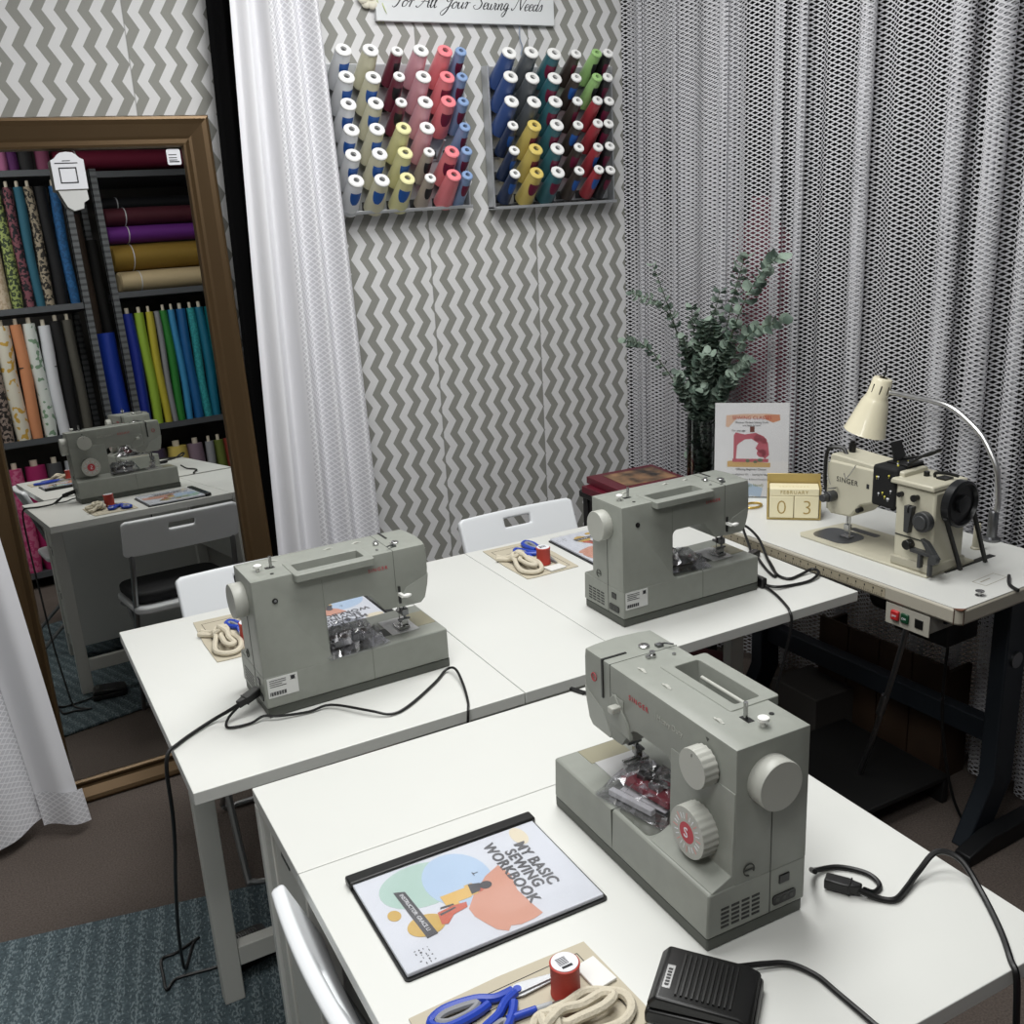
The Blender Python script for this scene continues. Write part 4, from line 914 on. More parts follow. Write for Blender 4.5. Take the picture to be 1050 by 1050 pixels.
# ------------------------------------------------------------------ gooseneck lamp
lp = empty('gooseneck_lamp', 'cream gooseneck lamp arching over the industrial sewing machine', 'lamp', (2.035, .042, TI+.0005))
MB().lathe([(.022, 0), (.022, .006), (.013, .010), (.0125, .075), (.0095, .08)], n=20).build('lamp_base', STEELD, lp)
arc = [(0, 0, .06), (.004, -.006, .09), (.005, -.002, .14), (.005, .008, .19), (.005, .035, .235), (.005, .063, .268), (.005, .11, .300), (.005, .157, .322), (.005, .212, .330), (.005, .268, .331), (.005, .33, .333), (.002, .355, .333)]
t_ = NT('ribbed_chrome'); tc_ = t_.n('ShaderNodeTexCoord'); t_.b.inputs['Metallic'].default_value = 1; t_.b.inputs['Roughness'].default_value = .3; t_.b.inputs['Base Color'].default_value = (.55, .55, .55, 1)
wv = t_.n('ShaderNodeTexWave'); wv.inputs['Scale'].default_value = 90; t_.l(tc_.outputs['Object'], wv.inputs[0]); bp_ = t_.n('ShaderNodeBump'); bp_.inputs['Strength'].default_value = .4; bp_.inputs['Distance'].default_value = .001; t_.l(wv.outputs['Fac'], bp_.inputs['Height']); t_.l(bp_.outputs[0], t_.b.inputs['Normal'])
MB().tube(arc, .0072, 10, 5).build('gooseneck', t_.m, lp)
A0 = Vector((.0, .380, .372)); B0 = Vector((-.02, .418, .215)); dd = (B0-A0)
MB().lathe([(.012, 0), (.0245, .002), (.0272, .006), (.0300, .054), (.0335, .062), (.0385, .074), (.058, .160), (.060, .163), (.057, .163), (.036, .076), (.027, .06), (.024, .008)], A0, dd, 36, caps=False).build('lamp_shade', CREAM, lp)
ex = dd.normalized().orthogonal().normalized(); ey = dd.normalized().cross(ex)
b = MB()
for k in range(8):
    a = 2*PI*k/8; c = A0+dd.normalized()*.03+(ex*math.cos(a)+ey*math.sin(a))*.0284
    b.tube([c-dd.normalized()*.012, c+dd.normalized()*.012], .0016, 5, 1)
b.build('vent_slots', BLACK, lp)
MB().tube([A0+Vector((0, 0, .0)), A0+Vector((.002, -.006, .02)), A0+Vector((.004, -.004, .034))], .0025, 6, 2).build('switch', BLACK, lp)
MB().ball(A0+dd*.62, .02, (1, 1, 1.2)).build('bulb', mat('bulb_white', hexc('d9d9d4'), .3), lp)

# ------------------------------------------------------------------ calendar, poster, ring
cb = empty('calendar_block', 'pale gold block calendar reading February 03 on the industrial table', 'calendar', (1.7805, .4895, TI+.0005), math.radians(-41.5))
WOODG = mat('gold_tray', hexc('b5a066'), .4, .3); PWOOD = mat('pale_birch_block', hexc('e8dfbd'), .5); NUM = mat('gold_numerals', hexc('a38a4a'), .45)
MB().box(-.073, .073, -.032, .032, 0, .006).box(-.073, -.068, -.032, .032, .006, .095).box(.068, .073, -.032, .032, .006, .095).box(-.073, .073, .027, .032, .006, .118).build('tray', WOODG, cb, bevel=.001)
for x0_, ch, xo in ((-.0665, '0', -.0535), (.0008, '3', .0155)):
    k = MB().box(x0_, x0_+.0657, -.036, .024, .0065, .070).build('number_block', PWOOD, cb, bevel=.002)
    text(ch, (xo+.02, -.0362, .018), (1, 0, 0), (0, 0, 1), .058, NUM, k, 'numeral', align='CENTER', bold=-.0009)
mb = MB().box(-.0665, .0665, -.036, .020, .0705, .092).build('month_block', PWOOD, cb, bevel=.002)
text('FEBRUARY', (0, -.0362, .077), (1, 0, 0), (0, 0, 1), .0135, NUM, mb, align='CENTER', space=1.25)
text('SEPTEMBER', (0, -.020, .0921), (1, 0, 0), (0, 1, 0), .0135, mat('faint_gold', hexc('d8cba0'), .5), mb, align='CENTER', space=1.25)
rg = MB().tube([(.03*math.cos(a), .022*math.sin(a), .004) for a in [i*PI/9 for i in range(18)]], .0035, 8, 2, True).build('bracelet', GOLD); rg.location = (1.752, .628, TI+.0008); tag(rg, 'gold ring lying on the industrial table in front of the sign', 'bracelet')
ps_ = empty('sign_holder', 'clear stand holding a sewing classes sign on the industrial table', 'sign', (1.808, .700, TI+.0005), math.radians(-42))
tl_ = Matrix.Rotation(math.radians(-9), 4, 'X')
ACR = FILM
sh_ = MB().box(-.108, .108, -.0008, .0004, .004, .285).xf(tl_).build('poster_sheet', mat('poster_white', hexc('f0f0f2'), .5), ps_, smooth=False)
MB().box(-.110, .110, -.0028, -.0018, .0, .289).xf(tl_).build('acrylic_front', ACR, ps_, smooth=False)
MB().box(-.110, .110, -.004, .085, -.0003, .0022).build('acrylic_foot', mat('clear_acrylic', hexc('dfe6e6'), .1, alpha=.35), ps_, smooth=False)
xd, yd = Vector((1, 0, 0)), tl_.to_3x3() @ Vector((0, 0, 1)); of = tl_ @ Vector((0, -.0010, 0))
def pp(polys, c, k, nm='poster_art'): return plate(polys, of-Vector((0, .00012*k, 0)), xd, yd, .0001, c, nm, sh_, smooth=False)
pp([[(-.075, .248), (-.03, .252), (.045, .253), (.078, .250), (.082, .233), (.062, .226), (.03, .24), (-.045, .238), (-.068, .212), (-.076, .215)]], mat('poster_peach', hexc('e8c7b0'), .6), 1)
pp([[(.035, .249), (.08, .25), (.082, .234), (.06, .227), (.04, .236)]], mat('poster_orange', hexc('dd9a78'), .6), 2)
PINK = mat('poster_pink', hexc('c76a78'), .6)
pp([[(-.052, .118), (-.045, .118), (-.042, .158), (-.036, .165), (-.02, .176), (.0, .178), (.02, .165), (.012, .15), (.02, .14), (.032, .125), (.04, .118), (.052, .13), (.048, .165), (.036, .185), (.012, .196), (-.02, .191), (-.047, .197), (-.052, .188)], R4(-.055, .05, .108, .118), ell(.018, .180, .011), ell(.036, .172, .009), ell(.03, .135, .014, .012)], PINK, 2)
pp([[(-.07, .093), (.056, .093), (.056, .106), (-.06, .112), (-.07, .11)]], mat('poster_sand', hexc('d9b67e'), .6), 1)
pp([R4(-.005, .008, .198, .215)], mat('poster_brown', hexc('75433a'), .6), 3); pp([ell(-.01, .112, .006, .005), ell(.026, .114, .008, .005), ell(.012, .109, .006, .004)], mat('poster_green', hexc('75856c'), .6), 4)
pp([[(.05, .045), (.108, .03), (.108, .062), (.07, .06)]], mat('poster_peach2', hexc('e6b48e'), .6), 1); pp([[(-.108, .004), (.03, .004), (.035, .03), (-.02, .05), (-.108, .045)]], mat('poster_blue', hexc('c3d6ea'), .6), 1)
def pt(s, y, sz, c=INK, x=0, al='CENTER', sp_=1.0): return text(s, of+xd*x+yd*y-Vector((0, .0007, 0)), xd, yd, sz, c, sh_, 'lettering', .0001, al, space=sp_)
pt('SEWING CLASSES', .236, .0148, mat('poster_red_text', hexc('c24f4f'), .6), sp_=1.0); pt('Discover Modern Sewing Studio', .2245, .0075); pt('and learn to sew!', .2155, .0075)
pt('For any age', .200, .0085, INK, -.038); pt('Offering Beginner Classes', .0835, .0085); pt('Sewing Machine 101  -  Sewing for Beginners', .068, .0075); pt('Private Lessons & Special Occasions', .054, .0068, mat('poster_grey_text', hexc('77777a'), .6))
pt('(Sign up) Now!)', .035, .0115, mat('poster_olive_text', hexc('7d8a3c'), .6))
# ------------------------------------------------------------------ corner side table, albums, vase of eucalyptus
sd = empty('side_table', 'small black side table in the corner under the red albums', 'table', (1.62, 1.02, 0))
BW = mat('black_wood', hexc('161415'), .45)
MB().prism(rrect(0, .36, 0, .37, .02), .625, .645).build('tabletop', BW, sd, bevel=.004)
MB().box(.02, .34, .02, .035, .56, .625).box(.02, .34, .335, .35, .56, .625).box(.02, .035, .02, .35, .56, .625).box(.325, .34, .02, .35, .56, .625).build('apron', BW, sd, smooth=False)
for x in (.015, .315):
    for y in (.015, .325): MB().box(x, x+.03, y, y+.03, 0, .625).build('leg', BW, sd, bevel=.002)
ALB = mat('maroon_album', hexc('641c2b'), .35, bump=(60, .15, .001)); ALP = mat('album_pages', hexc('8d5560'), .6)
def album(z, dx, dy, rz, label):
    t = empty('photo_album', label, 'book', (1.625+dx, 1.16+dy, z), rz, 'red albums')
    MB().box(0, .27, 0, .22, 0, .004).box(0, .27, 0, .22, .021, .025).box(-.003, .004, 0, .22, 0, .025).build('cover', ALB, t, bevel=.002)
    MB().box(.004, .264, .005, .215, .0042, .0208).build('pages', ALP, t, smooth=False)
    return t
a1 = album(.6455, -.0, -.03, .03, 'lower red album on the black side table in the corner')
a2 = album(.6710, .015, -.015, -.04, 'upper red album with a golden brown picture on its cover')
t_ = NT('sepia_picture'); tc_ = t_.n('ShaderNodeTexCoord'); nn = t_.n('ShaderNodeTexNoise'); nn.inputs['Scale'].default_value = 14; nn.inputs['Detail'].default_value = 4; t_.l(tc_.outputs['Object'], nn.inputs[0])
rr_ = t_.n('ShaderNodeValToRGB'); rr_.color_ramp.elements[0].position = .35; rr_.color_ramp.elements[0].color = (*hexc('2a2420'), 1); rr_.color_ramp.elements[1].position = .7; rr_.color_ramp.elements[1].color = (*hexc('b58a63'), 1)
t_.l(nn.outputs['Fac'], rr_.inputs[0]); t_.l(rr_.outputs[0], t_.b.inputs['Base Color']); t_.b.inputs['Roughness'].default_value = .3
MB().box(.045, .25, .03, .19, .0252, .0258).build('cover_picture', t_.m, a2, smooth=False)

GLASS = NT('clear_vase_glass'); gg = GLASS.n('ShaderNodeBsdfGlossy'); gg.inputs['Roughness'].default_value = .03; tt = GLASS.n('ShaderNodeBsdfTransparent'); tt.inputs[0].default_value = (.80, .84, .82, 1); mm_ = GLASS.n('ShaderNodeMixShader'); lw = GLASS.n('ShaderNodeLayerWeight'); lw.inputs[0].default_value = .3
GLASS.l(lw.outputs['Fresnel'], mm_.inputs[0]); GLASS.l(tt.outputs[0], mm_.inputs[1]); GLASS.l(gg.outputs[0], mm_.inputs[2]); GLASS.l(mm_.outputs[0], GLASS.out.inputs[0])
VX, VY = 1.938, 1.09
va = MB().lathe([(.0, .002), (.050, .002), (.052, .006), (.052, .262), (.049, .262), (.049, .012), (.0, .012)], (0, 0, 0), n=32, caps=False).build('vase', GLASS.m); va.location = (VX, VY, .6455)
tag(va, 'tall clear glass cylinder vase holding the eucalyptus', 'vase')
eu = empty('eucalyptus_bunch', 'bunch of grey green eucalyptus branches standing in the glass vase', 'plant', (VX, VY, .66))
LEAF = mat('eucalyptus_leaf', hexc('7d8d80'), .55, vary=(18, .25)); LEAFD = mat('eucalyptus_leaf_dark', hexc('55665b'), .55, vary=(18, .25)); STEM = mat('eucalyptus_stem', hexc('4e5a43'), .6)
B0_ = Vector((VX, VY, .66)); re = random.Random(11)
br = [((1.799, 1.17, 1.129), (1.686, 1.17, 1.185), .018), ((1.845, 1.14, 1.245), (1.70, 1.15, 1.336), .020), ((1.87, 1.13, 1.18), (1.762, 1.12, 1.42), .018),
      ((1.99, 1.02, 1.255), (2.01, .975, 1.434), .026), ((1.97, .93, 1.296), (1.985, .80, 1.441), .030), ((1.975, .94, 1.172), (1.98, .77, 1.25), .027),
      ((1.915, 1.10, 1.12), (1.899, 1.10, 1.275), .024), ((1.955, 1.08, 1.15), (1.982, 1.06, 1.325), .026), ((1.91, 1.07, 1.10), (1.895, 1.03, 1.24), .026), ((1.96, 1.04, 1.08), (1.985, .98, 1.22), .028),
      ((1.88, 1.10, .98), (1.825, 1.08, 1.07), .026), ((1.96, 1.0, 1.02), (1.968, .90, 1.12), .028), ((1.94, 1.04, 1.03), (1.955, .99, 1.15), .028), ((1.90, 1.06, 1.0), (1.875, 1.02, 1.12), .027), ((1.93, 1.02, .97), (1.935, .96, 1.06), .027),
      ((1.955, 1.06, 1.06), (1.96, 1.04, 1.20), .027)]
for k_ in range(14):
    tx, ty, tz_ = re.uniform(1.85, 1.97), re.uniform(.98, 1.12), re.uniform(1.02, 1.25)
    br.append(((VX+(tx-VX)*.55, VY+(ty-VY)*.55, .93+(tz_-.93)*.5), (tx, ty, tz_), re.uniform(.024, .030)))
for i, (mid, tip, ls) in enumerate(br):
    bx = Vector((re.uniform(-.025, .025), re.uniform(-.025, .025), .012))
    P = catmull([bx, Vector((bx.x*.6, bx.y*.6, .22)), Vector(mid)-B0_, Vector(tip)-B0_], 9)
    s = MB().tube(P, lambda q: .0028*(1-.6*q), 6, 1).build('branch', STEM, eu)
    lf = MB(); dk = MB(); tot = len(P)-1
    start = 3 if i > 5 else 8
    k = start
    while k <= tot:
        p = P[k]; d = (P[min(k+1, tot)]-P[k-1]).normalized(); a = d.orthogonal().normalized(); b_ = d.cross(a)
        ph = re.uniform(0, 6.28)
        for sgn in (0, 1, .5) if k < tot-3 else (0, 1):
            t0 = ph+sgn*PI; o_ = (a*math.cos(t0)+b_*math.sin(t0)); L = ls*1.42*(1-.30*k/tot)*re.uniform(.75, 1.2)
            up = (d*.55+o_).normalized(); side = up.cross(o_ if abs(up.dot(o_)) < .98 else b_).normalized()
            nrm_ = up.cross(side).normalized(); c = p+up*L*.62; M_ = dk if re.random() < .4 else lf
            vs = [M_.bm.verts.new(c+up*math.cos(2*PI*j/8)*L*.58+side*math.sin(2*PI*j/8)*L*.5+nrm_*(.12*L*math.cos(4*PI*j/8))) for j in range(8)]
            ce = M_.bm.verts.new(c-nrm_*.05*L)
            for j in range(8): M_.bm.faces.new((vs[j], vs[(j+1) % 8], ce))
        k += 1
    lf.build('leaves', LEAF, s); dk.build('leaves', LEAFD, s)

# ------------------------------------------------------------------ thread racks with cones
RACKM = mat('silver_rack', hexc('aeb0b3'), .35, .6); RACKD = mat('dark_slot', hexc('2a2a2b'), .6)
def rack(x0, x1, z0, z1, label, xs, zs):
    t = empty('thread_rack', label, 'thread rack', (x0, Y1-.0005, z0), 0, 'thread racks')
    w, h = x1-x0, z1-z0
    MB().box(0, w, -.010, -.001, 0, h).build('back_panel', RACKM, t, bevel=.002, smooth=False)
    MB().box(-.006, .0, -.045, -.001, -.012, h).box(w, w+.006, -.045, -.001, -.012, h).box(-.006, w+.006, -.06, -.001, -.014, -.004).build('rack_rim', RACKM, t, bevel=.0015, smooth=False)
    for z in zs:
        MB().box(.004, w-.004, -.016, -.0095, z-z0-.092, z-z0-.060).build('peg_rail', RACKM, t, smooth=False)
        b = MB()
        for x in xs: b.box(x-x0-.030, x-x0-.004, -.0175, -.0155, z-z0-.088, z-z0-.062)
        b.build('rail_slots', RACKD, t, smooth=False)
    for z in zs:
        for x in xs: MB().cyl((x-x0, -.010, z-z0-.092), (x-x0, -.078, z-z0-.034), .0045, .0035, 8).build('peg', RACKM, t)
    return t
XS1 = [.924, 1.007, 1.089, 1.168, 1.246, 1.296]; XS2 = [1.466, 1.545, 1.626, 1.709, 1.787, 1.831]; ZS = [2.0745, 2.0025, 1.931, 1.8605, 1.7885, 1.7165]
rk1 = rack(.885, 1.335, 1.633, 2.052, 'silver thread rack on the left holding pale, pink and red cones', XS1, ZS)
rk2 = rack(1.432, 1.895, 1.622, 2.047, 'silver thread rack on the right holding navy, green and dark cones', XS2, ZS)
AX = Vector((.0, -.76, .65)).normalized()
def shine(name, h): return mat(name, hexc(h), .3, coat=.25, bump=(500, .25, .0008))
CONE = {'white': shine('thread_white', 'e6e8ec'), 'ivory': shine('thread_ivory', 'cfcbb0'), 'burgundy': shine('thread_burgundy', '6d2a3e'), 'pale yellow': shine('thread_pale_yellow', 'd6d3a0'),
        'pink': shine('thread_pink', 'd9a0ac'), 'coral pink': shine('thread_coral', 'e07f86'), 'powder blue': shine('thread_powder_blue', '7f97bd'), 'beige': shine('thread_beige', 'a89d94'),
        'blue': shine('thread_blue', '3a5186'), 'navy': shine('thread_navy', '23304d'), 'grey': shine('thread_grey', '54585c'), 'teal': shine('thread_teal', '33606a'), 'yellow': shine('thread_yellow', 'c9b566'),
        'dark brown': shine('thread_dark_brown', '3d3530'), 'light green': shine('thread_light_green', '92b876'), 'red': shine('thread_red', '9c3840'), 'black': shine('thread_black', '1d1c1f')}
CAPW = mat('cone_cap_white', hexc('dcdcdb'), .35); LBL = mat('cone_label_blue', hexc('2358a6'), .45); LBM = mat('cone_label_maroon', hexc('6a1838'), .45); LBK = mat('cone_label_black', hexc('1c1c22'), .45)
G1 = [['white', 'ivory', 'burgundy', 'pink', 'coral pink', 'powder blue']]*3+[['white', 'ivory', 'pale yellow', 'pink', None, 'powder blue']]+[['white', 'ivory', 'pale yellow', 'beige', 'coral pink', 'powder blue']]*2
G2 = [['blue', 'grey', 'teal', 'dark brown', 'light green', 'black'], ['blue', 'grey', 'teal', 'dark brown', 'light green', 'black'], ['blue', 'grey', 'teal', 'dark brown', 'red', 'black'], ['navy', 'yellow', 'teal', 'dark brown', 'red', 'black'], ['navy', 'yellow', 'teal', 'dark brown', 'red', 'black'], ['navy', 'yellow', 'teal', 'dark brown', 'red', 'black']]
def cone_mesh(big):
    R0, R1, L = (.031, .0225, .125) if big else (.0235, .017, .118)
    return R0, R1, L
def cone(x, z, col, lab, big, label, seed, tint):
    R0, R1, L = cone_mesh(big); tip = Vector((x, 1.45, z)); base = tip-AX*L
    t = empty('thread_cone', label, 'thread cone', base, 0, None)
    MB().lathe([(R0*.9, -.002), (R0, 0), (R0*1.01, .004), (R1*1.02, L-.008), (R1, L-.004)], (0, 0, 0), AX, 22, a=(1, 0, 0)).build('thread', CONE[col], t)
    cm = CONE[col] if tint else CAPW
    MB().lathe([(R1*1.05, L-.004), (R1*1.07, L), (R1*.95, L+.003), (R1*.42, L+.004), (R1*.40, L-.004), (0.0005, L-.004)], (0, 0, 0), AX, 22, caps=False, a=(1, 0, 0)).build('cap', cm, t)
    MB().lathe([(R1*.38, L-.003), (R1*.3, L-.0028)], (0, 0, 0), AX, 14).build('cap_hole', STEELD, t)
    if lab:
        b = MB(); a = Vector((1, 0, 0)); bb = AX.cross(a); rows = []
        rr = random.Random(seed); c0 = rr.uniform(-.35, .35)
        for j in range(7):
            s = .40+.36*j/6; R = (R0*1.01+(R1*1.02-R0*1.01)*s)+.0004; half = .72*math.sqrt(max(.03, 1-((j-6)/6.3)**2))
            rows.append([b.bm.verts.new(AX*(L*s)+(a*math.cos(t_a)+bb*math.sin(t_a))*R) for t_a in [(-PI/2 if bb.z < 0 else PI/2)+PI+c0+half*(-1+2*i/8) for i in range(9)]])
        for A, B in zip(rows, rows[1:]):
            for i in range(8): b.bm.faces.new((A[i], A[i+1], B[i+1], B[i]))
        b.build('cone_label', {'b': LBL, 'm': LBM, 'k': LBK}[lab], t)
    return t
ordw = ['top', 'second', 'third', 'fourth', 'fifth', 'bottom']
colw = ['first', 'second', 'third', 'fourth', 'fifth', 'sixth']
rl = random.Random(3)
for G, XS, nm, off in ((G1, XS1, 'left', 0), (G2, XS2, 'right', 100)):
    for r, row in enumerate(G):
        for c, col in enumerate(row):
            if col is None: continue
            small = c == 5 or col in ('burgundy', 'navy', 'beige') or (off and c >= 3)
            lab = {'white': 'b', 'ivory': 'b' if r else None, 'pale yellow': 'b' if r > 3 else None, 'burgundy': 'k', 'pink': None, 'coral pink': 'm' if r in (1, 2, 4) else None, 'powder blue': 'm', 'beige': 'k', 'blue': None, 'navy': 'b', 'grey': None, 'teal': 'm', 'yellow': 'm', 'dark brown': 'b' if r % 2 else 'm', 'light green': 'k', 'red': 'b' if r > 3 else None, 'black': 'm'}[col]
            tint = col in ('coral pink', 'light green', 'yellow', 'pale yellow', 'powder blue')
            z = ZS[r]+(.002 if c == 4 else 0)
            o = cone(XS[c]+rl.uniform(-.002, .002), z+rl.uniform(-.002, .002), col, lab, not small, f'{col} thread cone, {ordw[r]} row, {colw[c]} from the left on the {nm} rack', off+r*6+c, tint)
            o['group'] = f'thread cones on the {nm} rack'
# ------------------------------------------------------------------ sign board with script, flowers
sg = empty('wall_sign', 'white board sign with black script above the thread racks', 'sign', (1.077, Y1-.0005, 2.170))
MB().box(0, .620, -.018, 0, 0, .30).build('board', mat('white_board', hexc('d5d8da'), .45, vary=(6, .03)), sg, bevel=.002, smooth=False)
# hand drawn script glyphs: strokes in x-height units
GL = {
 'F': ([[(.1, 1.6), (.5, 2.0), (1.3, 2.05), (2.0, 1.9)], [(1.15, 2.0), (.95, 1.2), (.7, .3), (.3, -.1), (.0, .1)], [(.55, 1.05), (1.1, 1.15), (1.5, 1.0)]], 1.35),
 'A': ([[(-.3, .2), (.0, -.05), (.5, .5), (1.2, 1.7), (1.45, 2.05)], [(1.45, 2.05), (1.4, 1.0), (1.45, .1), (1.75, .1)], [(.3, .75), (.9, .85), (1.6, .7)]], 1.7),
 'Y': ([[(.0, 1.6), (.2, 2.0), (.5, 1.7), (.5, 1.1), (.9, .9), (1.4, 1.7)], [(1.55, 2.0), (1.25, .9), (.9, -.4), (.4, -1.0), (.1, -.6), (.8, .1), (1.5, .4)]], 1.5),
 'S': ([[(1.5, 1.6), (1.2, 2.05), (.7, 1.8), (.75, 1.3), (1.1, .8), (.9, .15), (.3, .0), (-.1, .4), (.2, .6)]], 1.4),
 'N': ([[(-.3, .3), (-.1, 0), (.2, .4), (.5, 1.8), (.65, 2.0)], [(.65, 2.0), (.9, 1.0), (1.2, .05)], [(1.2, .05), (1.5, 1.2), (1.9, 2.1), (2.3, 2.0)]], 1.75),
 'o': ([[(.5, .95), (.1, .6), (.15, .05), (.55, .1), (.75, .6), (.5, .95), (.7, .75), (1.0, .8)]], .9),
 'r': ([[(.0, .6), (.2, .95), (.35, .75), (.25, .0)], [(.28, .3), (.5, .85), (.8, .85)]], .75),
 'l': ([[(.0, .2), (.4, 1.2), (.5, 1.95), (.3, 1.9), (.15, .8), (.25, .0), (.55, .2)]], .55),
 'u': ([[(.05, .9), (.05, .2), (.3, .0), (.6, .5), (.7, .9)], [(.7, .9), (.65, .2), (.85, .0), (1.05, .3)]], 1.0),
 'e': ([[(.05, .4), (.5, .55), (.55, .9), (.25, .9), (.1, .4), (.3, .0), (.7, .2)]], .7),
 'w': ([[(.05, .9), (.1, .1), (.4, .1), (.55, .8)], [(.55, .8), (.55, .1), (.85, .05), (1.05, .6), (1.0, .95), (1.3, .8)]], 1.2),
 'i': ([[(.1, .85), (.05, .15), (.25, .0), (.45, .3)], [(.2, 1.3), (.24, 1.34)]], .45),
 'n': ([[(.05, .85), (.1, .0)], [(.1, .3), (.4, .9), (.6, .8), (.55, .1), (.75, .0), (.95, .3)]], .9),
 'g': ([[(.65, .85), (.3, .95), (.1, .4), (.35, .05), (.65, .7)], [(.65, .85), (.6, -.4), (.3, -.95), (.05, -.6), (.5, .0), (.95, .3)]], .9),
 'd': ([[(.6, .8), (.25, .9), (.05, .4), (.3, .0), (.6, .5), (.85, 1.95)], [(.7, 1.0), (.65, .15), (.85, .0), (1.05, .3)]], .95),
 's': ([[(.0, .15), (.35, .95), (.5, .5), (.45, .05), (.1, .05)], ], .65), ' ': ([], .75)}
b = MB(); x = 0.; sc_ = .0205
for ch in 'For All Your Sewing Needs':
    strokes, adv = GL[ch]
    for st_ in strokes:
        pts = catmull([Vector(((x+p[0])*sc_+p[1]*sc_*.42, p[1]*sc_, 0)) for p in st_], 5)
        n_ = len(pts); L_ = []; R_ = []
        for i, p in enumerate(pts):
            d = (pts[min(i+1, n_-1)]-pts[max(i-1, 0)]).normalized(); nn_ = Vector((-d.y, d.x, 0))
            w_ = .0007+.0013*abs(d.y if d.y < 0 else d.y*.25)
            L_.append(b.bm.verts.new((p+nn_*w_).xzy)); R_.append(b.bm.verts.new((p-nn_*w_).xzy))
        for i in range(n_-1): b.bm.faces.new((L_[i], R_[i], R_[i+1], L_[i+1]))
    x += adv
wtot = x*sc_
k = .545/wtot
for v in b.bm.verts: v.co = Vector((v.co.x*k*.955+.052, -.0184, v.co.z*1.0+.041))
b.build('script_lettering', INK, sg, smooth=False)
fl = empty('fabric_flower', 'white fabric flower with green leaves at the left end of the sign', 'flower', (1.065, Y1-.0095, 2.238))
rf = random.Random(2)
for k_ in range(9):
    a = 2*PI*k_/9; MB().ball((.026*math.cos(a), -.004*(k_ % 2), .022*math.sin(a)), .018, (1, .45, .9), 2).build('petal', mat('cream_petal', hexc('dcd8c8'), .7), fl)
MB().ball((0, -.012, 0), .014, (1, .6, 1)).build('flower_heart', mat('flower_heart', hexc('c9c39a'), .7), fl)
lv = MB()
for k_ in range(14):
    a = -1.25+rf.uniform(-.5, .5); L = rf.uniform(.03, .065); p = Vector((.028+rf.uniform(-.012, .015), rf.uniform(-.008, .006), -.012)); q_ = p+Vector((math.cos(a)*L*.4, rf.uniform(-.01, .004), math.sin(a)*L))
    lv.cyl(p, q_, .0035, .0006, 5)
lv.build('leaves', mat('flower_leaf', hexc('b3bd7e'), .6), fl)
hk = MB().tube([(1.573, Y1-.004, 2.168), (1.570, Y1-.010, 2.13), (1.578, Y1-.010, 2.105), (1.572, Y1-.010, 2.085), (1.58, Y1-.010, 2.06)], .0022, 6, 4).build('hanging_thread', mat('blue_grey_thread', hexc('8a94a5'), .6)); tag(hk, 'pale blue thread hanging from the right end of the sign', 'thread')

# ------------------------------------------------------------------ fabric shelves opposite the mirror
SHM = NT('perforated_grey_steel'); tc_ = SHM.n('ShaderNodeTexCoord'); sp_ = SHM.n('ShaderNodeSeparateXYZ'); SHM.l(tc_.outputs['Object'], sp_.inputs[0])
f1 = SHM.math('LESS_THAN', SHM.math('ABSOLUTE', SHM.math('SUBTRACT', SHM.math('FRACT', SHM.math('MULTIPLY', sp_.outputs['Z'], 28)), .5)), .2)
SHM.l(SHM.mix(f1, hexc('6d7073'), hexc('4b4d50')), SHM.b.inputs['Base Color']); SHM.b.inputs['Roughness'].default_value = .45; SHM.b.inputs['Metallic'].default_value = .4
SHB = mat('grey_steel_shelf', hexc('5b5e62'), .45, .4)
YS = -2.0
def unit(x0, x1, levels, label):
    t = empty('metal_shelving', label, 'shelving', (x0, YS, 0), 0, 'grey steel shelving units')
    w = x1-x0
    for x in (-.022, w-.018):
        for y in (-.002, -.46): MB().box(x, x+.04, y-.004, y, 0, 2.385).box(x, x+.004, y-.03, y, 0, 2.385).build('post', SHM.m, t, smooth=False)
    for z in levels: MB().box(.0, w, -.455, -.006, z-.035, z).build('shelf', SHB, t, smooth=False)
    return t
unit(-.55, .745, (.1, .88, 1.63, 2.39), 'grey steel shelving with patterned fabric bolts, left half in the mirror')
unit(.915, 2.1, (.1, .86, 1.67, 2.37), 'grey steel shelving with teal and folded fabric bolts, right half in the mirror')
PM = {}
def fab(c1, c2=None, sc=20, rough=.75, thr=.5, shiny=False):
    k = (c1, c2, sc)
    if k in PM: return PM[k]
    if not c2: m = mat('fabric_'+c1.strip('#'), hexc(c1), .35 if shiny else rough, bump=(30, .3, .004))
    else:
        t = NT('fabric_print_'+c1); tc = t.n('ShaderNodeTexCoord'); v = t.n('ShaderNodeTexNoise'); v.inputs['Scale'].default_value = sc; v.inputs['Detail'].default_value = 1
        t.l(tc.outputs['Object'], v.inputs[0]); f = t.math('GREATER_THAN', v.outputs['Fac'], thr)
        t.l(t.mix(f, hexc(c1), hexc(c2)), t.b.inputs['Base Color']); t.b.inputs['Roughness'].default_value = rough; m = t.m
    PM[k] = m; return m
COREM = mat('cardboard_core', hexc('cfc6b4'), .8); BANDM = mat('rubber_band', hexc('3a3a38'), .6)
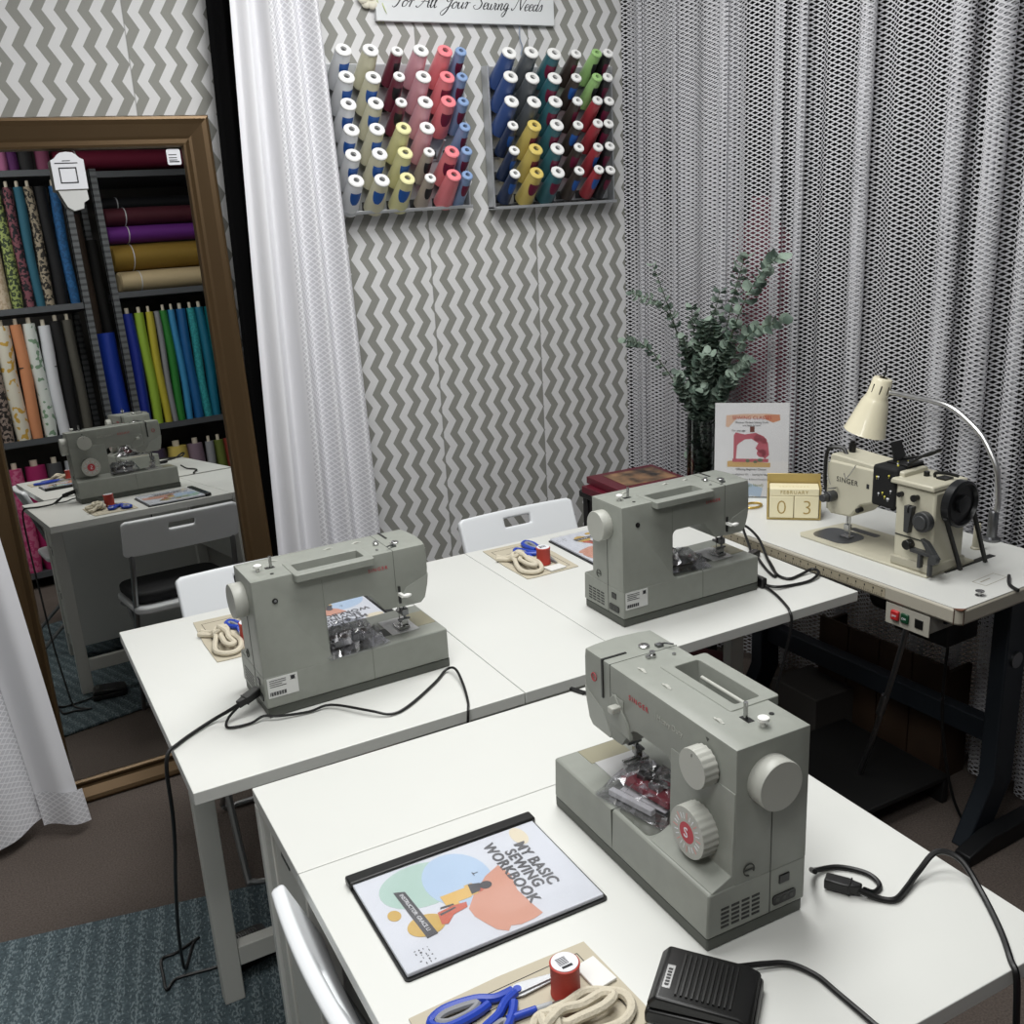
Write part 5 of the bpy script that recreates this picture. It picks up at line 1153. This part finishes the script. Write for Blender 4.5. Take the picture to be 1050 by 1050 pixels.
def bolt(x, z, h, r, m, label, core=True, lean=0., y=None, band=False):
    t = empty('fabric_bolt', label, 'fabric bolt', (x, (YS-.012-r*1.1) if y is None else y, z+.0008), 0, 'fabric bolts on the shelves')
    rr = random.Random(int(x*1000)+int(z*77))
    b = MB(); prof = []
    for j in range(9):
        s = j/8; prof.append((r*(.93 if j in (0, 8) else 1)*(1+rr.uniform(-.04, .04)), h*s))
    b.lathe(prof, n=18)
    for v in b.bm.verts: v.co.y *= 1.1; v.co.x += lean*v.co.z+.004*math.sin(v.co.z*9+x*30)
    b.build('cloth_roll', m, t)
    if core: MB().cyl((lean*h, 0, h), (lean*(h+.04), 0, h+.035), r*.35, n=12).build('core_tube', COREM, t)
    if band: MB().lathe([(r*1.05, h*.62), (r*1.05, h*.62+.006)], n=18).build('band', BANDM, t)
    return t
def lay(x0, x1, z, r, m, label, flat=.8, y=None):
    t = empty('fabric_bolt', label, 'fabric bolt', (x0, (YS-.02-r*1.3) if y is None else y, z+.0008), 0, 'fabric bolts on the shelves')
    b = MB().lathe([(r*.85, 0), (r, .01), (r*1.03, (x1-x0)*.3), (r*.98, (x1-x0)*.6), (r*1.02, (x1-x0)-.01), (r*.85, x1-x0)], (0, 0, r*flat), (1, 0, 0), 20)
    for v in b.bm.verts: v.co.y *= 1.3; v.co.z = r*flat+(v.co.z-r*flat)*flat
    b.build('cloth_roll', m, t)
    MB().lathe([(1.0, 0), (1.0, .004)], (.09, 0, r*flat), (1, 0, 0), 20).xf(Matrix.Diagonal((1, r*1.36, 1, 1))).build('tie', PAPER, t) if False else None
    c = MB().lathe([(r*1.05, .12), (r*1.05, .126)], (0, 0, r*flat), (1, 0, 0), 20, caps=False)
    for v in c.bm.verts: v.co.y *= 1.3; v.co.z = r*flat+(v.co.z-r*flat)*flat
    c.build('tie_string', PAPER, t)
    return t
# upper left shelf
xx = .075
U = [('#1c2740', None, .05, 'navy'), ('#1d2a55', None, .045, 'dark blue'), ('#c9b9a2', '#b3a084', .05, 'cream'), ('#93a05f', '#33402c', .04, 'green checked'), ('#1a1820', '#7d4a54', .034, 'dark floral'), ('#2a5f73', None, .034, 'deep teal'), ('#2b2723', '#9b8f7c', .034, 'dark leopard'), ('#111216', None, .046, 'black'), ('#1f5d92', '#174a78', .036, 'bright blue')]
xs_ = .11
for c1, c2, r, nm in U:
    r *= .80
    bolt(xs_+r, 1.63, .64-.1*(r > .046)+.03, r, fab(c1, c2, 60), f'{nm} fabric bolt standing on the upper left shelf in the mirror', nm not in ('black',)); xs_ += 2*r*1.03
# middle left shelf
M_ = [('#8d9aa0', '#2f3a44', .034, 'pale blue speckled'), ('#2b2a30', '#a79f92', .036, 'dark speckled'), ('#8f7f76', '#27221f', .04, 'leopard print'), ('#d9d4c4', '#c8a24a', .052, 'cream sunflower'), ('#cc8a62', None, .038, 'peach'), ('#d3d9d4', '#7d9a80', .044, 'white floral'), ('#d6d8de', None, .04, 'white dotted'), ('#0f0f11', None, .04, 'black satin'), ('#4e4c45', None, .034, 'olive grey')]
xs_ = .03
for c1, c2, r, nm in M_:
    r *= .84
    bolt(xs_+r, .88, .66 if nm != 'white dotted' else .64, r, fab(c1, c2, 28 if 'flo' in nm or 'sun' in nm else 55, thr=.6 if 'sun' in nm or 'flo' in nm else .5), f'{nm} fabric bolt standing on the middle left shelf in the mirror', band=nm in ('peach', 'white dotted')); xs_ += 2*r*1.04
# lower left shelf
L_ = [('#6f94a5', None, .04, 'light blue'), ('#b33b6d', '#c7688c', .045, 'pink floral'), ('#9b1f5c', None, .06, 'magenta'), ('#4a4b4e', None, .045, 'charcoal grey'), ('#a9abb2', None, .04, 'light grey'), ('#8e84ad', None, .038, 'lavender'), ('#23265c', None, .05, 'indigo')]
xs_ = .055
for c1, c2, r, nm in L_:
    bolt(xs_+r, .1, .62, r, fab(c1, c2, 40), f'{nm} fabric bolt standing on the bottom left shelf in the mirror'); xs_ += 2*r*1.04
# top left
xs_ = .36
for c1, nm, r in (('#c2355d', 'crimson', .03), ('#b06a92', 'mauve', .025), ('#5d2a63', 'purple', .03), ('#2c2c2e', 'black', .045), ('#8c4a68', 'rose', .04)):
    bolt(xs_+r, 2.39, .22, r, fab(c1), f'{nm} fabric bolt on the topmost left shelf in the mirror', False); xs_ += 2*r
# gap between the units
bolt(.83, .001, 1.44, .055, fab('#1b3796', None, shiny=True), 'royal blue satin bolt standing on the floor between the shelving units', False, y=-2.08)
bolt(.802, .001, 2.15, .035, fab('#3d3027'), 'brown bolt standing on the floor between the shelving units', False, y=-2.20)
bolt(.872, .001, 2.0, .033, fab('#141414'), 'tall black bolt standing on the floor between the shelving units', False, y=-2.20)
# right unit: rolls lying flat
lay(.965, 1.95, 1.67, .078, fab('#c7b48e'), 'cream fabric roll lying on the right shelf, lowest of the stack')
lay(.945, 1.95, 1.67+.127, .100, fab('#93762f'), 'mustard fabric roll lying above the cream roll')
lay(.94, 1.95, 1.67+.290, .062, fab('#6b2a86'), 'purple fabric roll lying above the mustard roll')
lay(.94, 1.95, 1.67+.392, .066, fab('#511f2b'), 'maroon fabric roll lying above the purple roll')
lay(.72, 1.95, 2.392, .07, fab('#7b1d3a'), 'crimson fabric roll lying along the top of the right shelf')
lay(.95, 1.9, 2.20-.03, .055, fab('#1a1b1f'), 'black fabric roll lying just under the top right shelf', y=-2.30).location.z = 1.67+.50
# right middle: blues and greens
xs_ = .935
for c1, c2, r, nm in (('#20318f', None, .036, 'ultramarine'), ('#8fae3c', None, .030, 'lime green'), ('#b3a83a', None, .024, 'yellow green'), ('#85868a', None, .018, 'thin grey'), ('#2f7a35', None, .026, 'emerald'), ('#3a86b4', None, .022, 'sky blue'), ('#1f5c93', None, .032, 'cobalt'), ('#1d7f86', '#2a979b', .026, 'turquoise sequin'), ('#1b6a85', None, .030, 'petrol blue'), ('#177880', None, .040, 'teal'), ('#1a8688', '#41a5a5', .034, 'aqua sequin'), ('#185f70', None, .036, 'dark teal'), ('#1f6d9a', None, .036, 'azure'), ('#226a80', None, .036, 'sea blue')):
    bolt(xs_+r, .86, .68, r, fab(c1, c2, 90, shiny=True), f'{nm} fabric bolt standing on the middle right shelf in the mirror', r > .02); xs_ += 2*r*1.03
# right bottom
xs_ = .96
for c1, r, nm in (('#3a2f44', .05, 'dark plum'), ('#c2ae5a', .062, 'straw yellow'), ('#7d6a78', .05, 'taupe'), ('#8a8c90', .028, 'silver grey'), ('#5f6a2c', .032, 'olive'), ('#7f3326', .034, 'rust'), ('#a85f1f', .042, 'orange'), ('#22418c', .034, 'blue'), ('#4a2a28', .04, 'brown'), ('#6f6f40', .04, 'moss')):
    bolt(xs_+r, .1, .60, r, fab(c1), f'{nm} fabric bolt standing on the bottom right shelf in the mirror'); xs_ += 2*r*1.03

# ------------------------------------------------------------------ things stored below the industrial table; crate, bag and box coloured darker for shade
cr = empty('wooden_crate', 'rough wooden crate in the dark under the industrial table', 'crate', (2.02, .12, 0), ia)
CW = mat('dimmed_brown_wood', hexc('38281b'), .8, vary=(6, .25))
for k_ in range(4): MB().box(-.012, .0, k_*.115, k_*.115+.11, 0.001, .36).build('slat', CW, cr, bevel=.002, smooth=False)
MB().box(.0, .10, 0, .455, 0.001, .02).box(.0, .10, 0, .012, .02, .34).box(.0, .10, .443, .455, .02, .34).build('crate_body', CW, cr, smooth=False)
def heap(name, loc, r, sc, m, label, cat, seed):
    b = MB().ball((0, 0, 0), r, sc, 3); rr = random.Random(seed)
    ph = [rr.uniform(0, 6) for _ in range(6)]
    for v in b.bm.verts:
        k = 1+.13*math.sin(v.co.x*38+ph[0])*math.sin(v.co.y*31+ph[1])+.09*math.sin(v.co.z*47+ph[2]+v.co.x*22)
        v.co *= k; v.co.z = max(v.co.z, -r*sc[2]*.72)
    o = b.build(name, m); o.location = (loc[0], loc[1], loc[2]+r*sc[2]*.72+.001); tag(o, label, cat); return o
heap('cloth_bag', (1.74, .86, 0), .15, (.8, .9, .8), mat('dimmed_dark_red_cloth', hexc('3d1418'), .8), 'dark red cloth bag on the floor below the industrial table', 'bag', 1)
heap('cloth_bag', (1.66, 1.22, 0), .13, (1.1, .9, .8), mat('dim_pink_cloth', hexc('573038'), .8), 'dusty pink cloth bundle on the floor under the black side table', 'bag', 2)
bx_ = MB().box(1.84, 2.0, .43, .62, .43, .60).build('cardboard_box', mat('dimmed_grey_box', hexc('45423f'), .8), bevel=.003, smooth=False)
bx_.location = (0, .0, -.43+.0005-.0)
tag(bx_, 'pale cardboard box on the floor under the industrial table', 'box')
rod = MB().tube([(1.775, .045, .70), (1.752, .06, .52), (1.75, .125, .25), (1.76, .20, .02)], .0075, 8, 3).cyl((1.75, .10, .36), (1.75, .115, .30), .011, n=10).build('treadle_rod', STEELD); tag(rod, 'thin grey rod slanting down below the industrial table', 'rod')
tr_ = MB().box(1.62, 1.95, .04, .42, .07, .085).box(1.62, 1.64, .04, .42, .001, .07).box(1.93, 1.95, .04, .42, .001, .07).build('treadle', mat('black_cast_treadle', hexc('151515'), .6), bevel=.003); tag(tr_, 'black treadle plate on the floor under the industrial table', 'treadle')
cord([(1.90, .02, .66), (1.86, .01, .5), (1.85, .0, .3), (1.87, -.03, .1), (1.90, -.06, .01), (1.98, -.03, .008)], 'black cord dangling from the industrial motor to the carpet', .004)

# ------------------------------------------------------------------ light
def area(name, loc, sx_, sy_, e, col=(1, 1, 1), rot=(0, 0, 0)):
    l = bpy.data.lights.new(name, 'AREA'); l.shape = 'RECTANGLE'; l.size = sx_; l.size_y = sy_; l.energy = e; l.color = col
    o = bpy.data.objects.new(name, l); C.objects.link(o); o.location = loc; o.rotation_euler = rot; return o
area('ceiling_fluorescent', (.35, -.25, 2.74), 1.2, .6, 27, (1, 1, .985))
area('ceiling_fluorescent', (1.05, .55, 2.74), 1.2, .6, 26, (1, 1, .985))
area('ceiling_fluorescent', (-.6, -1.4, 2.74), 1.2, .6, 27, (1, 1, .985))
w = bpy.data.worlds.new('room_world'); S.world = w; w.use_nodes = True
w.node_tree.nodes['Background'].inputs[0].default_value = (.9, .92, 1, 1); w.node_tree.nodes['Background'].inputs[1].default_value = .05

# ------------------------------------------------------------------ camera
cam = bpy.data.cameras.new('camera'); co = bpy.data.objects.new('camera', cam); C.objects.link(co)
f_, yaw, pit, rol = 1049.45, .484905, .304077, -.0532548
cam.sensor_width = 36; cam.lens = 36*f_/1050; cam.clip_start = .02
fw = Vector((math.sin(yaw)*math.cos(pit), math.cos(yaw)*math.cos(pit), -math.sin(pit))); rg_ = Vector((math.cos(yaw), -math.sin(yaw), 0)); up_ = rg_.cross(fw)
r2 = rg_*math.cos(rol)+up_*math.sin(rol); u2 = up_*math.cos(rol)-rg_*math.sin(rol)
co.matrix_world = Matrix(((r2.x, u2.x, -fw.x, -.204428), (r2.y, u2.y, -fw.y, -1.573482), (r2.z, u2.z, -fw.z, 1.665969), (0, 0, 0, 1)))
S.camera = co
S.view_settings.view_transform = 'Standard'; S.view_settings.look = 'None'; S.view_settings.gamma = 1; S.view_settings.exposure = 0.08
